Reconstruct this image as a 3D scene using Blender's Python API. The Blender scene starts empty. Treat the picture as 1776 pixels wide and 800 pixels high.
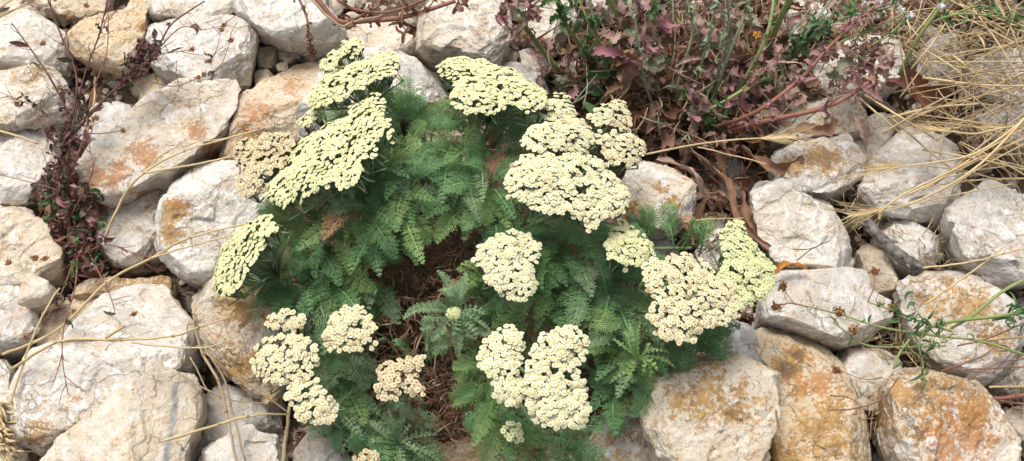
import bpy, bmesh, math, random
import numpy as np
from mathutils import Vector, Matrix, geometry

# ------------------------------------------------------------------ camera, sky, sun, exposure
scn = bpy.context.scene
COL = scn.collection
R = math.radians
TILT = R(27)
FPX = 888 / math.tan(R(29))
DIST = FPX * 0.00045
FOCUS = Vector((0, 0, 0.03))
ROT = Matrix.Rotation(TILT, 3, 'X')
CAMLOC = FOCUS + ROT @ Vector((0, 0, DIST))
cam_d = bpy.data.cameras.new('camera')
cam = bpy.data.objects.new('camera', cam_d)
COL.objects.link(cam)
cam.location = CAMLOC
cam.rotation_euler = (TILT, 0, 0)
cam_d.sensor_width = 36
cam_d.lens = 36 * FPX / 1776
cam_d.clip_start = 0.02
cam_d.clip_end = 200
scn.camera = cam
SUN_EL, SUN_AZ = R(62), R(-28)          # azimuth from +Y (up the bank) towards +X
w = bpy.data.worlds.new('World')
scn.world = w
w.use_nodes = True
nt = w.node_tree
bg = nt.nodes['Background']
sky = nt.nodes.new('ShaderNodeTexSky')
sky.sky_type = 'NISHITA'
sky.sun_disc = False
sky.sun_elevation = SUN_EL
sky.sun_rotation = SUN_AZ
sky.dust_density = 5.0
sky.air_density = 0.8
sky.ozone_density = 0.6
hsv = nt.nodes.new('ShaderNodeHueSaturation')     # a thin bright overcast: less blue than a clear sky
hsv.inputs['Saturation'].default_value = 0.45
nt.links.new(sky.outputs[0], hsv.inputs['Color'])
nt.links.new(hsv.outputs[0], bg.inputs[0])
bg.inputs[1].default_value = 0.15
sun_d = bpy.data.lights.new('sun', 'SUN')
sun_d.energy = 1.5
sun_d.angle = R(28)
sun_d.color = (1.0, 0.95, 0.88)
sun = bpy.data.objects.new('sun', sun_d)
COL.objects.link(sun)
sv = Vector((math.sin(SUN_AZ) * math.cos(SUN_EL), math.cos(SUN_AZ) * math.cos(SUN_EL), math.sin(SUN_EL)))
sun.rotation_euler = sv.to_track_quat('Z', 'Y').to_euler()
sun.location = sv * 5
scn.view_settings.view_transform = 'Standard'
scn.view_settings.look = 'None'
scn.view_settings.gamma = 1
scn.view_settings.exposure = 0.4

# ------------------------------------------------------------------ helpers
def ray(px, py):
    d = ROT @ Vector(((px - 888) / FPX, -(py - 400) / FPX, -1))
    return d

def at(px, py, z=0.0):
    d = ray(px, py)
    return CAMLOC + d * ((z - CAMLOC.z) / d.z)

def at_plane(px, py, p, n):
    d = ray(px, py)
    return CAMLOC + d * ((p - CAMLOC).dot(n) / d.dot(n))

def tag(o, label=None, cat=None, group=None, kind=None):
    if label: o['label'] = label
    if cat: o['category'] = cat
    if group: o['group'] = group
    if kind: o['kind'] = kind
    return o

def empty(name, loc):
    o = bpy.data.objects.new(name, None)
    o.empty_display_size = 0.02
    COL.objects.link(o)
    o.location = loc
    return o

def _h(i, j, k, s):
    n = (i * 374761393 + j * 668265263 + k * 2147483647 * 3 + s * 144665) & 0xffffffff
    n = ((n ^ (n >> 13)) * 1274126177) & 0xffffffff
    n = ((n ^ (n >> 16)) * 2246822519) & 0xffffffff
    n = n ^ (n >> 15)
    return (n & 0xffffff) / float(0xffffff)

def vnoise(P, s=0):
    """smooth value noise in -1..1"""
    I = np.floor(P).astype(np.int64)
    F = P - I
    F = F * F * F * (F * (F * 6 - 15) + 10)
    out = 0
    for dx in (0, 1):
        wx = F[:, 0] if dx else 1 - F[:, 0]
        for dy in (0, 1):
            wy = F[:, 1] if dy else 1 - F[:, 1]
            for dz in (0, 1):
                wz = F[:, 2] if dz else 1 - F[:, 2]
                out = out + wx * wy * wz * _h(I[:, 0] + dx, I[:, 1] + dy, I[:, 2] + dz, s)
    return out * 2 - 1

def fbm(P, s=0, n=3):
    a, t, o = 1.0, 0.0, 0
    for i in range(n):
        o = o + a * vnoise(P * (2.03 ** i) + 17.3 * i, s + i)
        t += a
        a *= 0.5
    return o / t

def facets(P, s=0):
    """broken-stone facets: every jittered cell carries its own sloping plane"""
    I = np.floor(P).astype(np.int64)
    best = np.full(len(P), 9e9)
    sec = np.full(len(P), 9e9)
    val = np.zeros(len(P))
    for dx in (-1, 0, 1):
        for dy in (-1, 0, 1):
            for dz in (-1, 0, 1):
                a, b, c = I[:, 0] + dx, I[:, 1] + dy, I[:, 2] + dz
                cx = a + _h(a, b, c, s + 1); cy = b + _h(a, b, c, s + 2); cz = c + _h(a, b, c, s + 3)
                ex, ey, ez = P[:, 0] - cx, P[:, 1] - cy, P[:, 2] - cz
                d = ex * ex + ey * ey + ez * ez
                g = (_h(a, b, c, s + 4) - .5) * ex + (_h(a, b, c, s + 5) - .5) * ey + (_h(a, b, c, s + 6) - .5) * ez
                v = 1.6 * g + (_h(a, b, c, s + 7) - .5) * 0.6
                m = d < best
                sec = np.where(m, best, np.minimum(sec, d))
                val = np.where(m, v, val)
                best = np.where(m, d, best)
    e = np.clip((np.sqrt(sec) - np.sqrt(best)) / 0.06, 0, 1)
    return val * (0.35 + 0.65 * e)

# ------------------------------------------------------------------ node materials
def newmat(name):
    m = bpy.data.materials.new(name)
    m.use_nodes = True
    return m, m.node_tree.nodes, m.node_tree.links, m.node_tree.nodes['Principled BSDF']

def N(ns, t, **kw):
    n = ns.new(t)
    for k, v in kw.items():
        setattr(n, k, v)
    return n

def mixc(ns, ls, fac, a, b, blend='MIX'):
    n = ns.new('ShaderNodeMix'); n.data_type = 'RGBA'; n.blend_type = blend
    for s, v in ((n.inputs[0], fac), (n.inputs[6], a), (n.inputs[7], b)):
        if isinstance(v, bpy.types.NodeSocket): ls.new(v, s)
        elif isinstance(v, (int, float)): s.default_value = v
        else: s.default_value = (*v, 1)
    return n.outputs[2]

def mth(ns, ls, op, a, b=0.0, c=0.0, clamp=False):
    n = ns.new('ShaderNodeMath'); n.operation = op; n.use_clamp = clamp
    for s, v in zip(n.inputs, (a, b, c)):
        if isinstance(v, bpy.types.NodeSocket): ls.new(v, s)
        else: s.default_value = v
    return n.outputs[0]

def noise(ns, ls, vec, scale, detail=4, rough=.55, dist=0.0):
    n = ns.new('ShaderNodeTexNoise')
    n.inputs['Scale'].default_value = scale; n.inputs['Detail'].default_value = detail
    n.inputs['Roughness'].default_value = rough; n.inputs['Distortion'].default_value = dist
    ls.new(vec, n.inputs['Vector'])
    return n.outputs['Fac']

def ramp(ns, ls, f, lo, hi):
    n = ns.new('ShaderNodeMapRange'); n.interpolation_type = 'SMOOTHSTEP'
    n.inputs['From Min'].default_value = lo; n.inputs['From Max'].default_value = hi
    ls.new(f, n.inputs['Value'])
    return n.outputs[0]

def stone_material():
    m, ns, ls, b = newmat('limestone')
    geo = ns.new('ShaderNodeNewGeometry'); pos = geo.outputs['Position']
    def attr(name, kind='GEOMETRY'):
        a = ns.new('ShaderNodeAttribute'); a.attribute_type = kind; a.attribute_name = name; return a
    sep = ns.new('ShaderNodeSeparateColor'); ls.new(attr('marks').outputs['Color'], sep.inputs[0])
    ochre, rust, vein = sep.outputs[0], sep.outputs[1], sep.outputs[2]
    warm = attr('warm', 'OBJECT').outputs['Fac']
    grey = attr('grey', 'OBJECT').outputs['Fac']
    mp = ns.new('ShaderNodeMapping'); mp.inputs['Rotation'].default_value = (.5, .3, .7); mp.inputs['Scale'].default_value = (1, 1, 4.5)
    ls.new(pos, mp.inputs['Vector'])
    n1 = noise(ns, ls, pos, 22, 6, .6, .3)
    n2 = noise(ns, ls, pos, 90, 6, .65, .4)
    n3 = noise(ns, ls, pos, 330, 6, .75)
    n4 = noise(ns, ls, mp.outputs[0], 60, 6, .6, 1.2)
    n5 = noise(ns, ls, pos, 47, 8, .7, 1.0)
    c = mixc(ns, ls, ramp(ns, ls, n1, .42, .58), (.72, .685, .61), (.60, .545, .455))
    c = mixc(ns, ls, ramp(ns, ls, n4, .5, .6), c, (.80, .785, .75))
    cream = mixc(ns, ls, ramp(ns, ls, n2, .35, .7), (.65, .53, .36), (.56, .42, .24))
    wf = mth(ns, ls, 'ADD', warm, mth(ns, ls, 'MULTIPLY_ADD', n5, 1.5, -.72))
    c = mixc(ns, ls, mth(ns, ls, 'MULTIPLY', ramp(ns, ls, wf, .0, .8), .8), c, cream)
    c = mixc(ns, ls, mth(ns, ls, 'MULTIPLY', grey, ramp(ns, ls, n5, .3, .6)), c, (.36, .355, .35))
    # ochre patches, from warm brown to yellow ochre
    of = mth(ns, ls, 'ADD', ochre, mth(ns, ls, 'MULTIPLY_ADD', n5, 2.6, -1.3))
    of = mth(ns, ls, 'ADD', of, mth(ns, ls, 'MULTIPLY_ADD', n3, 4.6, -2.45))
    oc = mixc(ns, ls, ramp(ns, ls, n2, .38, .62), (.30, .155, .04), (.55, .34, .115))
    oc = mixc(ns, ls, ramp(ns, ls, ochre, 1.05, 1.45), oc, (.17, .095, .04))
    c = mixc(ns, ls, mth(ns, ls, 'MULTIPLY', ramp(ns, ls, of, .3, .66), .9), c, oc)
    rf = mth(ns, ls, 'ADD', rust, mth(ns, ls, 'MULTIPLY_ADD', n2, 2.6, -1.4))
    rf = mth(ns, ls, 'ADD', rf, mth(ns, ls, 'MULTIPLY_ADD', n3, 5.0, -2.5))
    c = mixc(ns, ls, mth(ns, ls, 'MULTIPLY', ramp(ns, ls, rf, .25, .8), .8), c, (.44, .19, .055))
    vf = mth(ns, ls, 'MULTIPLY', vein, ramp(ns, ls, n3, .2, .6))
    c = mixc(ns, ls, vf, c, (.27, .275, .28))
    # hairline cracks following broken planes
    cr = ns.new('ShaderNodeTexVoronoi'); cr.feature = 'DISTANCE_TO_EDGE'; cr.inputs['Scale'].default_value = 34
    wp = ns.new('ShaderNodeVectorMath'); wp.operation = 'MULTIPLY_ADD'
    nz = ns.new('ShaderNodeTexNoise'); nz.inputs['Scale'].default_value = 55; nz.inputs['Detail'].default_value = 5; ls.new(pos, nz.inputs['Vector'])
    ls.new(nz.outputs['Color'], wp.inputs[0]); wp.inputs[1].default_value = (.03, .03, .03); ls.new(pos, wp.inputs[2]); ls.new(wp.outputs[0], cr.inputs['Vector'])
    crk = mth(ns, ls, 'MULTIPLY', ramp(ns, ls, cr.outputs['Distance'], .035, .0), ramp(ns, ls, n1, .47, .56))
    c = mixc(ns, ls, mth(ns, ls, 'MULTIPLY', crk, .5), c, (.24, .19, .13))
    # grain, pits and small grey specks of the stone itself
    c = mixc(ns, ls, mth(ns, ls, 'MULTIPLY', ramp(ns, ls, n3, .56, .72), .35), c, (.80, .78, .74))
    c = mixc(ns, ls, mth(ns, ls, 'MULTIPLY', ramp(ns, ls, n3, .44, .32), .6), c, (.25, .22, .18))
    v = ns.new('ShaderNodeTexVoronoi'); v.inputs['Scale'].default_value = 95; ls.new(pos, v.inputs['Vector'])
    sp = mth(ns, ls, 'MULTIPLY', ramp(ns, ls, v.outputs['Distance'], .16, .05), ramp(ns, ls, n1, .5, .62))
    c = mixc(ns, ls, mth(ns, ls, 'MULTIPLY', sp, .6), c, (.17, .15, .12))
    ls.new(c, b.inputs['Base Color'])
    b.inputs['Roughness'].default_value = .88
    b.inputs['Specular IOR Level'].default_value = .25
    hgt = mth(ns, ls, 'ADD', mth(ns, ls, 'MULTIPLY', n3, .5), mth(ns, ls, 'MULTIPLY', n2, 1.0))
    hgt = mth(ns, ls, 'ADD', hgt, mth(ns, ls, 'MULTIPLY', n4, .9))
    hgt = mth(ns, ls, 'SUBTRACT', hgt, mth(ns, ls, 'MULTIPLY', crk, .35))
    bp = ns.new('ShaderNodeBump'); bp.inputs['Strength'].default_value = .85; bp.inputs['Distance'].default_value = .0028
    ls.new(hgt, bp.inputs['Height']); ls.new(bp.outputs[0], b.inputs['Normal'])
    return m

def leafmat(name, c1, c2, rough=.6, trans=.25, scale=120, c3=None):
    """plant surfaces: two or three tones, varying by piece and by noise, with light coming through"""
    m, ns, ls, b = newmat(name)
    geo = ns.new('ShaderNodeNewGeometry')
    n1 = noise(ns, ls, geo.outputs['Position'], scale, 3, .6)
    f = mth(ns, ls, 'ADD', mth(ns, ls, 'MULTIPLY', geo.outputs['Random Per Island'], .4), mth(ns, ls, 'MULTIPLY_ADD', n1, 1.6, -.55), clamp=True)
    c = mixc(ns, ls, f, c1, c2)
    if c3:
        r2 = mth(ns, ls, 'FRACT', mth(ns, ls, 'MULTIPLY', geo.outputs['Random Per Island'], 7.31))
        c = mixc(ns, ls, ramp(ns, ls, r2, .55, .95), c, c3)
    ls.new(c, b.inputs['Base Color'])
    b.inputs['Roughness'].default_value = rough
    b.inputs['Specular IOR Level'].default_value = .3
    if trans > 0:
        t = ns.new('ShaderNodeBsdfTranslucent'); ls.new(c, t.inputs['Color'])
        mx = ns.new('ShaderNodeMixShader'); mx.inputs[0].default_value = trans
        ls.new(b.outputs[0], mx.inputs[1]); ls.new(t.outputs[0], mx.inputs[2])
        ls.new(mx.outputs[0], ns['Material Output'].inputs['Surface'])
    return m

# ------------------------------------------------------------------ mesh buffer
class Buf:
    def __init__(s): s.v = []; s.f = []; s.m = []; s.n = 0
    def add(s, verts, faces, mi=0):
        verts = np.asarray(verts, float).reshape(-1, 3)
        n = s.n
        s.v.append(verts)
        s.f.extend([tuple(i + n for i in f) for f in faces])
        if isinstance(mi, int): s.m.extend([mi] * len(faces))
        else: s.m.extend(mi)
        s.n += len(verts)
    def build(s, name, mats, parent=None, base=None, smooth=True):
        V = np.concatenate(s.v) if s.v else np.zeros((0, 3))
        base = Vector(base) if base is not None else (parent_world(parent) if parent else Vector((0, 0, 0)))
        me = bpy.data.meshes.new(name)
        me.from_pydata((V - np.array(base)).tolist(), [], s.f)
        if not isinstance(mats, (list, tuple)): mats = [mats]
        for mt in mats: me.materials.append(mt)
        me.polygons.foreach_set('material_index', s.m)
        if smooth: me.polygons.foreach_set('use_smooth', [True] * len(s.f))
        me.update()
        o = bpy.data.objects.new(name, me)
        COL.objects.link(o)
        if parent:
            o.parent = parent
            o.location = base - parent_world(parent)
        else:
            o.location = base
        return o

def parent_world(p):
    v = Vector(p.location)
    while p.parent:
        p = p.parent; v = v + Vector(p.location)
    return v

def smooth_path(pts, n=6):
    """Catmull-Rom through the points"""
    P = [np.array(p, float) for p in pts]
    if len(P) < 3: 
        return np.array([P[0] + (P[-1] - P[0]) * t for t in np.linspace(0, 1, n + 1)])
    P = [2 * P[0] - P[1]] + P + [2 * P[-1] - P[-2]]
    out = []
    for i in range(1, len(P) - 2):
        a, b, c, d = P[i - 1:i + 3]
        for t in np.linspace(0, 1, n, endpoint=False):
            out.append(.5 * ((2 * b) + (-a + c) * t + (2 * a - 5 * b + 4 * c - d) * t * t + (-a + 3 * b - 3 * c + d) * t ** 3))
    out.append(P[-2])
    return np.array(out)

def frames(path):
    T = np.gradient(path, axis=0)
    T /= np.linalg.norm(T, axis=1)[:, None] + 1e-12
    up = np.array((0.03, 0.05, 1.0))
    S = np.cross(T, up); S /= np.linalg.norm(S, axis=1)[:, None] + 1e-9
    U = np.cross(S, T)
    return T, S, U

def tube(buf, path, r0, r1, k=5, mi=0):
    path = np.asarray(path); n = len(path)
    T, S, U = frames(path)
    rr = np.linspace(r0, r1, n)
    V = []
    for i in range(n):
        for j in range(k):
            a = 2 * math.pi * j / k
            V.append(path[i] + rr[i] * (math.cos(a) * S[i] + math.sin(a) * U[i]))
    F = []
    for i in range(n - 1):
        for j in range(k):
            F.append((i * k + j, i * k + (j + 1) % k, (i + 1) * k + (j + 1) % k, (i + 1) * k + j))
    F.append(tuple(range(k))[::-1]); F.append(tuple((n - 1) * k + j for j in range(k)))
    buf.add(V, F, mi)

def pxpath(pts, z=None, n=6):
    """pixel polyline with heights -> smooth world path; a point is (px, py) or (px, py, z)"""
    return smooth_path([at(p[0], p[1], p[2] if len(p) > 2 else z) for p in pts], n)

# ------------------------------------------------------------------ ground
def soil_material():
    m, ns, ls, b = newmat('dark_soil')
    pos = ns.new('ShaderNodeNewGeometry').outputs['Position']
    n1 = noise(ns, ls, pos, 30, 6, .6); n2 = noise(ns, ls, pos, 240, 6, .7)
    c = mixc(ns, ls, ramp(ns, ls, n1, .35, .65), (.085, .058, .04), (.19, .135, .09))
    c = mixc(ns, ls, ramp(ns, ls, n2, .52, .7), c, (.34, .27, .19))
    ls.new(c, b.inputs['Base Color']); b.inputs['Roughness'].default_value = .95
    bp = ns.new('ShaderNodeBump'); bp.inputs['Distance'].default_value = .004; bp.inputs['Strength'].default_value = 1
    ls.new(n2, bp.inputs['Height']); ls.new(bp.outputs[0], b.inputs['Normal'])
    return m

def soil_z(P):
    r = np.hypot(P[:, 0], P[:, 1])
    k = np.clip((3 - r) / 2, 0, 1)
    return -.022 + k * (.010 * fbm(P * 9, 3, 3) + .003 * fbm(P * 60, 5, 2))

gx = np.concatenate([[-60, -20, -6, -3, -2, -1.4], np.linspace(-.9, .9, 300), [1.4, 2, 3, 6, 20, 60]])
gy = np.concatenate([[-60, -20, -6, -3, -2, -1], np.linspace(-.5, .8, 220), [1.4, 2, 3, 6, 20, 60]])
GX, GY = np.meshgrid(gx, gy)
GP = np.stack([GX.ravel(), GY.ravel(), np.zeros(GX.size)], 1)
GP[:, 2] = soil_z(GP)
nx = len(gx)
gb = Buf()
gb.add(GP, [(j * nx + i, j * nx + i + 1, (j + 1) * nx + i + 1, (j + 1) * nx + i) for j in range(len(gy) - 1) for i in range(nx - 1)])
g = gb.build('ground', soil_material())
tag(g, kind='structure')

# ------------------------------------------------------------------ stones
STONE = stone_material()
rocks_px = []
def poly_centroid(P):
    a = cx = cy = 0
    for i in range(len(P)):
        x0, y0 = P[i][:2]; x1, y1 = P[(i + 1) % len(P)][:2]
        k = x0 * y1 - x1 * y0; a += k; cx += (x0 + x1) * k; cy += (y0 + y1) * k
    return cx / (3 * a), cy / (3 * a)

def inside(px, py, P):
    c = False; j = len(P) - 1
    for i in range(len(P)):
        if (P[i][1] > py) != (P[j][1] > py) and px < (P[j][0] - P[i][0]) * (py - P[i][1]) / (P[j][1] - P[i][1] + 1e-9) + P[i][0]:
            c = not c
        j = i
    return c

def coarse_rock(poly, z0, H, inset, seed, peaks, tilt, depth):
    rng = random.Random(seed)
    # keep a consistent winding and roughen the outline
    area = sum(poly[i][0] * poly[(i + 1) % len(poly)][1] - poly[(i + 1) % len(poly)][0] * poly[i][1] for i in range(len(poly)))
    if area > 0: poly = poly[::-1]            # counter-clockwise seen from above (image y is down)
    P = []
    for i in range(len(poly)):
        a, b = poly[i], poly[(i + 1) % len(poly)]
        P.append(a)
        L = math.hypot(a[0] - b[0], a[1] - b[1])
        if L > 45:
            t = rng.uniform(.35, .65); o = rng.uniform(-.05, .05) * L
            P.append((a[0] + (b[0] - a[0]) * t - (b[1] - a[1]) / L * o, a[1] + (b[1] - a[1]) * t + (b[0] - a[0]) / L * o))
    cx, cy = poly_centroid(P)
    P = [(cx + (p[0] - cx) * 1.04, cy + (p[1] - cy) * 1.04) for p in P]
    n = len(P)
    V = []
    ext = max(p[0] for p in P) - min(p[0] for p in P) + 1e-6, max(p[1] for p in P) - min(p[1] for p in P) + 1e-6
    def plane(px, py): return tilt[0] * (px - cx) / ext[0] + tilt[1] * -(py - cy) / ext[1]
    for p in P:
        V.append(at(p[0], p[1], z0 + plane(*p[:2]) * .7 + rng.uniform(-.15, .15) * H))
    inner = []
    fa = rng.uniform(-.9, .9)
    for p in P:
        dx_, dy_ = (p[0] - cx) / ext[0], (p[1] - cy) / ext[1]
        near = (dx_ * math.sin(fa) + dy_ * math.cos(fa)) * 2      # the front of the stone shows its side face
        k = min(.95, inset + .13 - .11 * near) + rng.uniform(-.07, .03)
        q = (cx + (p[0] - cx) * k, cy + (p[1] - cy) * k)
        inner.append(q)
        V.append(at(q[0], q[1], z0 + plane(*q) + H * rng.uniform(.8, 1.0)))
    bot = z0 - depth
    for i, p in enumerate(P):
        c0 = at(cx, cy, bot); e = Vector(V[i]); e.z = bot
        V.append(c0 + (e - c0) * rng.uniform(.78, .9))
    F = []
    for i in range(n):
        j = (i + 1) % n
        F.append((i, j, n + j, n + i)); F.append((2 * n + i, 2 * n + j, j, i))
    F.append(tuple(reversed([2 * n + i for i in range(n)])))
    pts = [Vector((V[n + i].x, V[n + i].y)) for i in range(n)]
    extra = []
    if not peaks:
        m = 1 + (n > 8)
        peaks = []
        for q in range(m):
            a = rng.uniform(0, 6.28); r = .22 * rng.random()
            qx, qy = cx + math.cos(a) * ext[0] * r, cy + math.sin(a) * ext[1] * r
            peaks.append((qx, qy, H * rng.uniform(.92, 1.12) + plane(qx, qy)))
    for q in peaks:
        w_ = at(q[0], q[1], z0 + q[2])
        extra.append(w_)
    allp = pts + [Vector((e.x, e.y)) for e in extra]
    vs, es, fs, ov, oe, of = geometry.delaunay_2d_cdt(allp, [(i, (i + 1) % n) for i in range(n)], [], 1, 1e-7)
    mapv = []
    for k_, o_ in enumerate(ov):
        if o_:
            mapv.append(n + o_[0] if o_[0] < n else 3 * n + o_[0] - n)
        else:
            mapv.append(3 * n + len(extra)); extra.append(Vector((vs[k_].x, vs[k_].y, z0 + H * .85)))
    V += extra
    for f in fs: F.append(tuple(mapv[i] for i in f))
    return V, F

pending = []
def rock(label, poly, z0=.02, H=.03, inset=.74, peaks=None, tilt=(0, 0), depth=.055, ochre=0, rust=0, spots=(), vein=None,
         warm=0.0, grey=0.0, rough=1.0, name='limestone_rock', group='limestone rocks of the bank', cat='rock', seed=None, cut=1.0):
    seed = seed if seed is not None else len(pending) * 7 + 3
    V, F = coarse_rock(poly, z0, H, inset, seed, peaks, tilt, depth)
    rocks_px.append(poly)
    pending.append(dict(label=label, V=V, F=F, size=0, spots=spots, ochre=ochre, rust=rust, vein=vein, warm=warm, grey=grey,
                        rough=rough, cut=cut, name=name, group=group, cat=cat, seed=seed, z=z0 + H))

def seg_dist(P, pts):
    d = np.full(len(P), 9e9)
    for a, b in zip(pts[:-1], pts[1:]):
        a, b = np.array(a[:2]), np.array(b[:2]); e = b - a
        t = np.clip(((P[:, :2] - a) @ e) / (e @ e), 0, 1)
        d = np.minimum(d, np.hypot(*(P[:, :2] - a - t[:, None] * e).T))
    return d

def finish_rocks():
    tmp = []
    for r in pending:
        me = bpy.data.meshes.new('t'); me.from_pydata([tuple(v) for v in r['V']], [], r['F']); me.update()
        bm = bmesh.new(); bm.from_mesh(me)
        bmesh.ops.recalc_face_normals(bm, faces=bm.faces)
        bm.to_mesh(me); bm.free()
        o = bpy.data.objects.new('t', me); COL.objects.link(o)
        A = np.array([tuple(v) for v in r['V']]); size = max(np.ptp(A[:, 0]), np.ptp(A[:, 1]))
        r['size'] = size
        bv = o.modifiers.new('b', 'BEVEL'); bv.width = min(.0025, size * .02); bv.segments = 2; bv.limit_method = 'ANGLE'; bv.angle_limit = R(18)
        rm = o.modifiers.new('r', 'REMESH'); rm.mode = 'VOXEL'; rm.voxel_size = max(.00105, size / 105)
        tmp.append(o)
    dg = bpy.context.evaluated_depsgraph_get()
    dg.update()
    for r, o in zip(pending, tmp):
        me = bpy.data.meshes.new_from_object(o.evaluated_get(dg))
        n = len(me.vertices)
        P = np.empty(n * 3); me.vertices.foreach_get('co', P); P = P.reshape(-1, 3)
        Nn = np.empty(n * 3); me.vertices.foreach_get('normal', Nn); Nn = Nn.reshape(-1, 3)
        s = r['seed'] * 31
        k = min(1.0, r['size'] / .08) * r['rough']
        # broad flat fracture planes
        rg = np.random.default_rng(s)
        for q in range(12):
            az = rg.uniform(0, 2 * math.pi); top = q < 4
            inc = R(rg.uniform(4, 26)) if top else R(rg.uniform(38, 82))
            nn = np.array((math.cos(az) * math.sin(inc), math.sin(az) * math.sin(inc), math.cos(inc)))
            dd = P @ nn
            h = np.quantile(dd, rg.uniform(.78, .92) if top else 1 - rg.uniform(.015, .070) * r['cut'])
            P = P - np.maximum(dd - h, 0)[:, None] * nn * .94
        W = P + .0025 * np.stack([fbm(P * 40, s + q, 2) for q in (1, 2, 3)], 1)
        d = .0042 * k * facets(W * 17, s) + .0026 * k * facets(W * 38, s + 30) + .0011 * k * facets(W * (100, 100, 190), s + 50) + .0005 * k * facets(W * 260, s + 70) + .0007 * k * fbm(P * 60, s + 9, 3)
        ridg = 1 - np.abs(fbm(W * np.array((70, 70, 200)), s + 13, 3))
        d = d + .0006 * k * (ridg - .8) + .0005 * fbm(P * 330, s + 20, 2)
        base = np.array((P[:, 0].mean(), P[:, 1].mean(), P[:, 2].min()))
        Q = P + Nn * d[:, None] - base
        me.vertices.foreach_set('co', Q.ravel())
        mk = np.zeros((n, 4)); mk[:, 3] = 1
        mk[:, 0] = r['ochre']; mk[:, 1] = r['rust']
        for sp in r['spots']:
            c = at(sp[0], sp[1], r['z'] - .01); rad = sp[2] * .00043
            q = sp[4] if len(sp) > 4 else 1.0
            fall = np.exp(-((P[:, 0] - c.x) ** 2 + (P[:, 1] - c.y) ** 2) / (rad * rad))
            ch = 0 if sp[3] == 'o' else 1
            mk[:, ch] = np.maximum(mk[:, ch], q * fall)
        if r['vein']:
            pts = [tuple(at(a, b_, r['z'])) for a, b_ in r['vein'][0]]
            wob = P + .002 * np.stack([fbm(P * 60, 5, 2), fbm(P * 60, 6, 2), P[:, 0] * 0], 1)
            mk[:, 2] = np.clip(1.3 - seg_dist(wob, pts) / (r['vein'][1] * .00045), 0, 1)
        at_ = me.color_attributes.new('marks', 'FLOAT_COLOR', 'POINT')
        at_.data.foreach_set('color', mk.ravel())
        me.polygons.foreach_set('use_smooth', [True] * len(me.polygons))
        me.materials.clear(); me.materials.append(STONE)
        me.name = r['name']; me.update()
        oo = bpy.data.objects.new(r['name'], me); COL.objects.link(oo); oo.location = base
        oo['warm'] = float(r['warm']); oo['grey'] = float(r['grey'])
        tag(oo, r['label'], r['cat'], r['group'])
        r['obj'] = oo
    for o in tmp:
        m_ = o.data; bpy.data.objects.remove(o); bpy.data.meshes.remove(m_)
# ---- every stone of the photograph: outline in photo pixels, height of its edge, rise of its top
rock('pitted white rock behind the tops of the wiry dark weed at the left edge', [(-60,20),(0,15),(50,12),(95,30),(112,60),(120,85),(108,118),(60,118),(0,116),(-60,110)], .01, .03, warm=.15)
rock('tan flat-topped stone along the top edge behind the wiry dark weed', [(40,-30),(185,-30),(185,5),(165,20),(120,26),(75,15)], .005, .02, warm=.5)
rock('ochre-brown blocky rock with a dark brown right face near the top left', [(122,60),(145,32),(215,15),(240,-25),(253,0),(254,52),(246,80),(238,115),(198,122),(150,104),(125,92)], .01, .035, warm=.75, ochre=.35, spots=((243,35,20,'o',1.5),(228,100,22,'o',1.5)), peaks=((190,45,.04),(222,60,.036)))
rock('wide cream slab with a tan top edge at the left edge of the photo', [(-60,110),(0,112),(60,107),(100,118),(119,150),(113,195),(60,212),(0,223),(-60,225)], .03, .02, inset=.8, warm=.3, spots=((60,122,40,'o',.7),), tilt=(0,.01))
rock('white slab under the wide cream slab at the left edge', [(-60,240),(0,233),(40,222),(98,210),(101,262),(95,300),(60,332),(30,351),(-60,350)], .018, .02, inset=.8, warm=.1)
rock('large grey-white rock left of top centre, right end broken into facets', [(254,32),(290,22),(335,24),(400,28),(440,48),(447,70),(440,110),(430,150),(385,160),(320,142),(262,112),(243,75)], .015, .042, peaks=((300,55,.045),(395,60,.05),(420,95,.02),(330,100,.035)), grey=.25)
rock('small shadowed tan stone under the diagonal slab behind the dark weed', [(215,130),(245,118),(300,135),(300,175),(235,182)], -.005, .015, warm=.6, ochre=.2)
rock('smooth grey stone tucked behind the upper end of the diagonal slab', [(122,205),(160,185),(200,174),(230,188),(215,215),(170,250),(125,245)], .0, .025, grey=.3)
rock('long diagonal slab with orange stains, leaning up to the right', [(125,285),(150,255),(180,230),(250,170),(290,148),(330,130),(400,122),(413,137),(404,165),(393,190),(385,220),(340,262),(300,290),(265,302),(230,325),(200,337),(178,344),(152,322)], .045, .022, inset=.72, warm=.3, tilt=(.006,.01), peaks=((345,165,.03),(270,230,.024),(190,285,.02)), spots=((160,298,26,'r',1.4),(200,290,30,'r',1.3),(245,262,28,'r',1.3),(340,225,20,'r',1.3),(300,160,50,'o',.5)), rough=.7, cut=.2)
rock('big orange-stained rock behind the left flower heads', [(345,268),(360,250),(400,200),(410,165),(450,130),(480,108),(530,92),(558,105),(557,150),(530,200),(525,240),(470,268),(400,282)], .022, .035, warm=.6, rust=.25, spots=((440,200,45,'r',.9),(500,130,40,'r',.8),(430,240,50,'o',.6)), rough=.8)
rock('grey-tan rock beneath the lower end of the diagonal slab', [(165,420),(170,385),(190,350),(260,303),(292,322),(300,345),(285,385),(270,445),(230,462),(178,455)], .005, .028, warm=.2, grey=.2, spots=((260,355,18,'o',1.0),))
rock('bright white angular rock with ochre patches on its left side, left of the plant', [(272,385),(288,345),(300,318),(340,292),(385,276),(430,270),(470,318),(468,380),(420,450),(345,484),(320,476),(280,447)], .038, .03, inset=.78, warm=0, peaks=((330,330,.035),(400,320,.036),(330,440,.02)), cut=.5, spots=((305,365,30,'o',1.25),(300,405,24,'o',1.2),(312,350,18,'r',1.0)))
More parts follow.
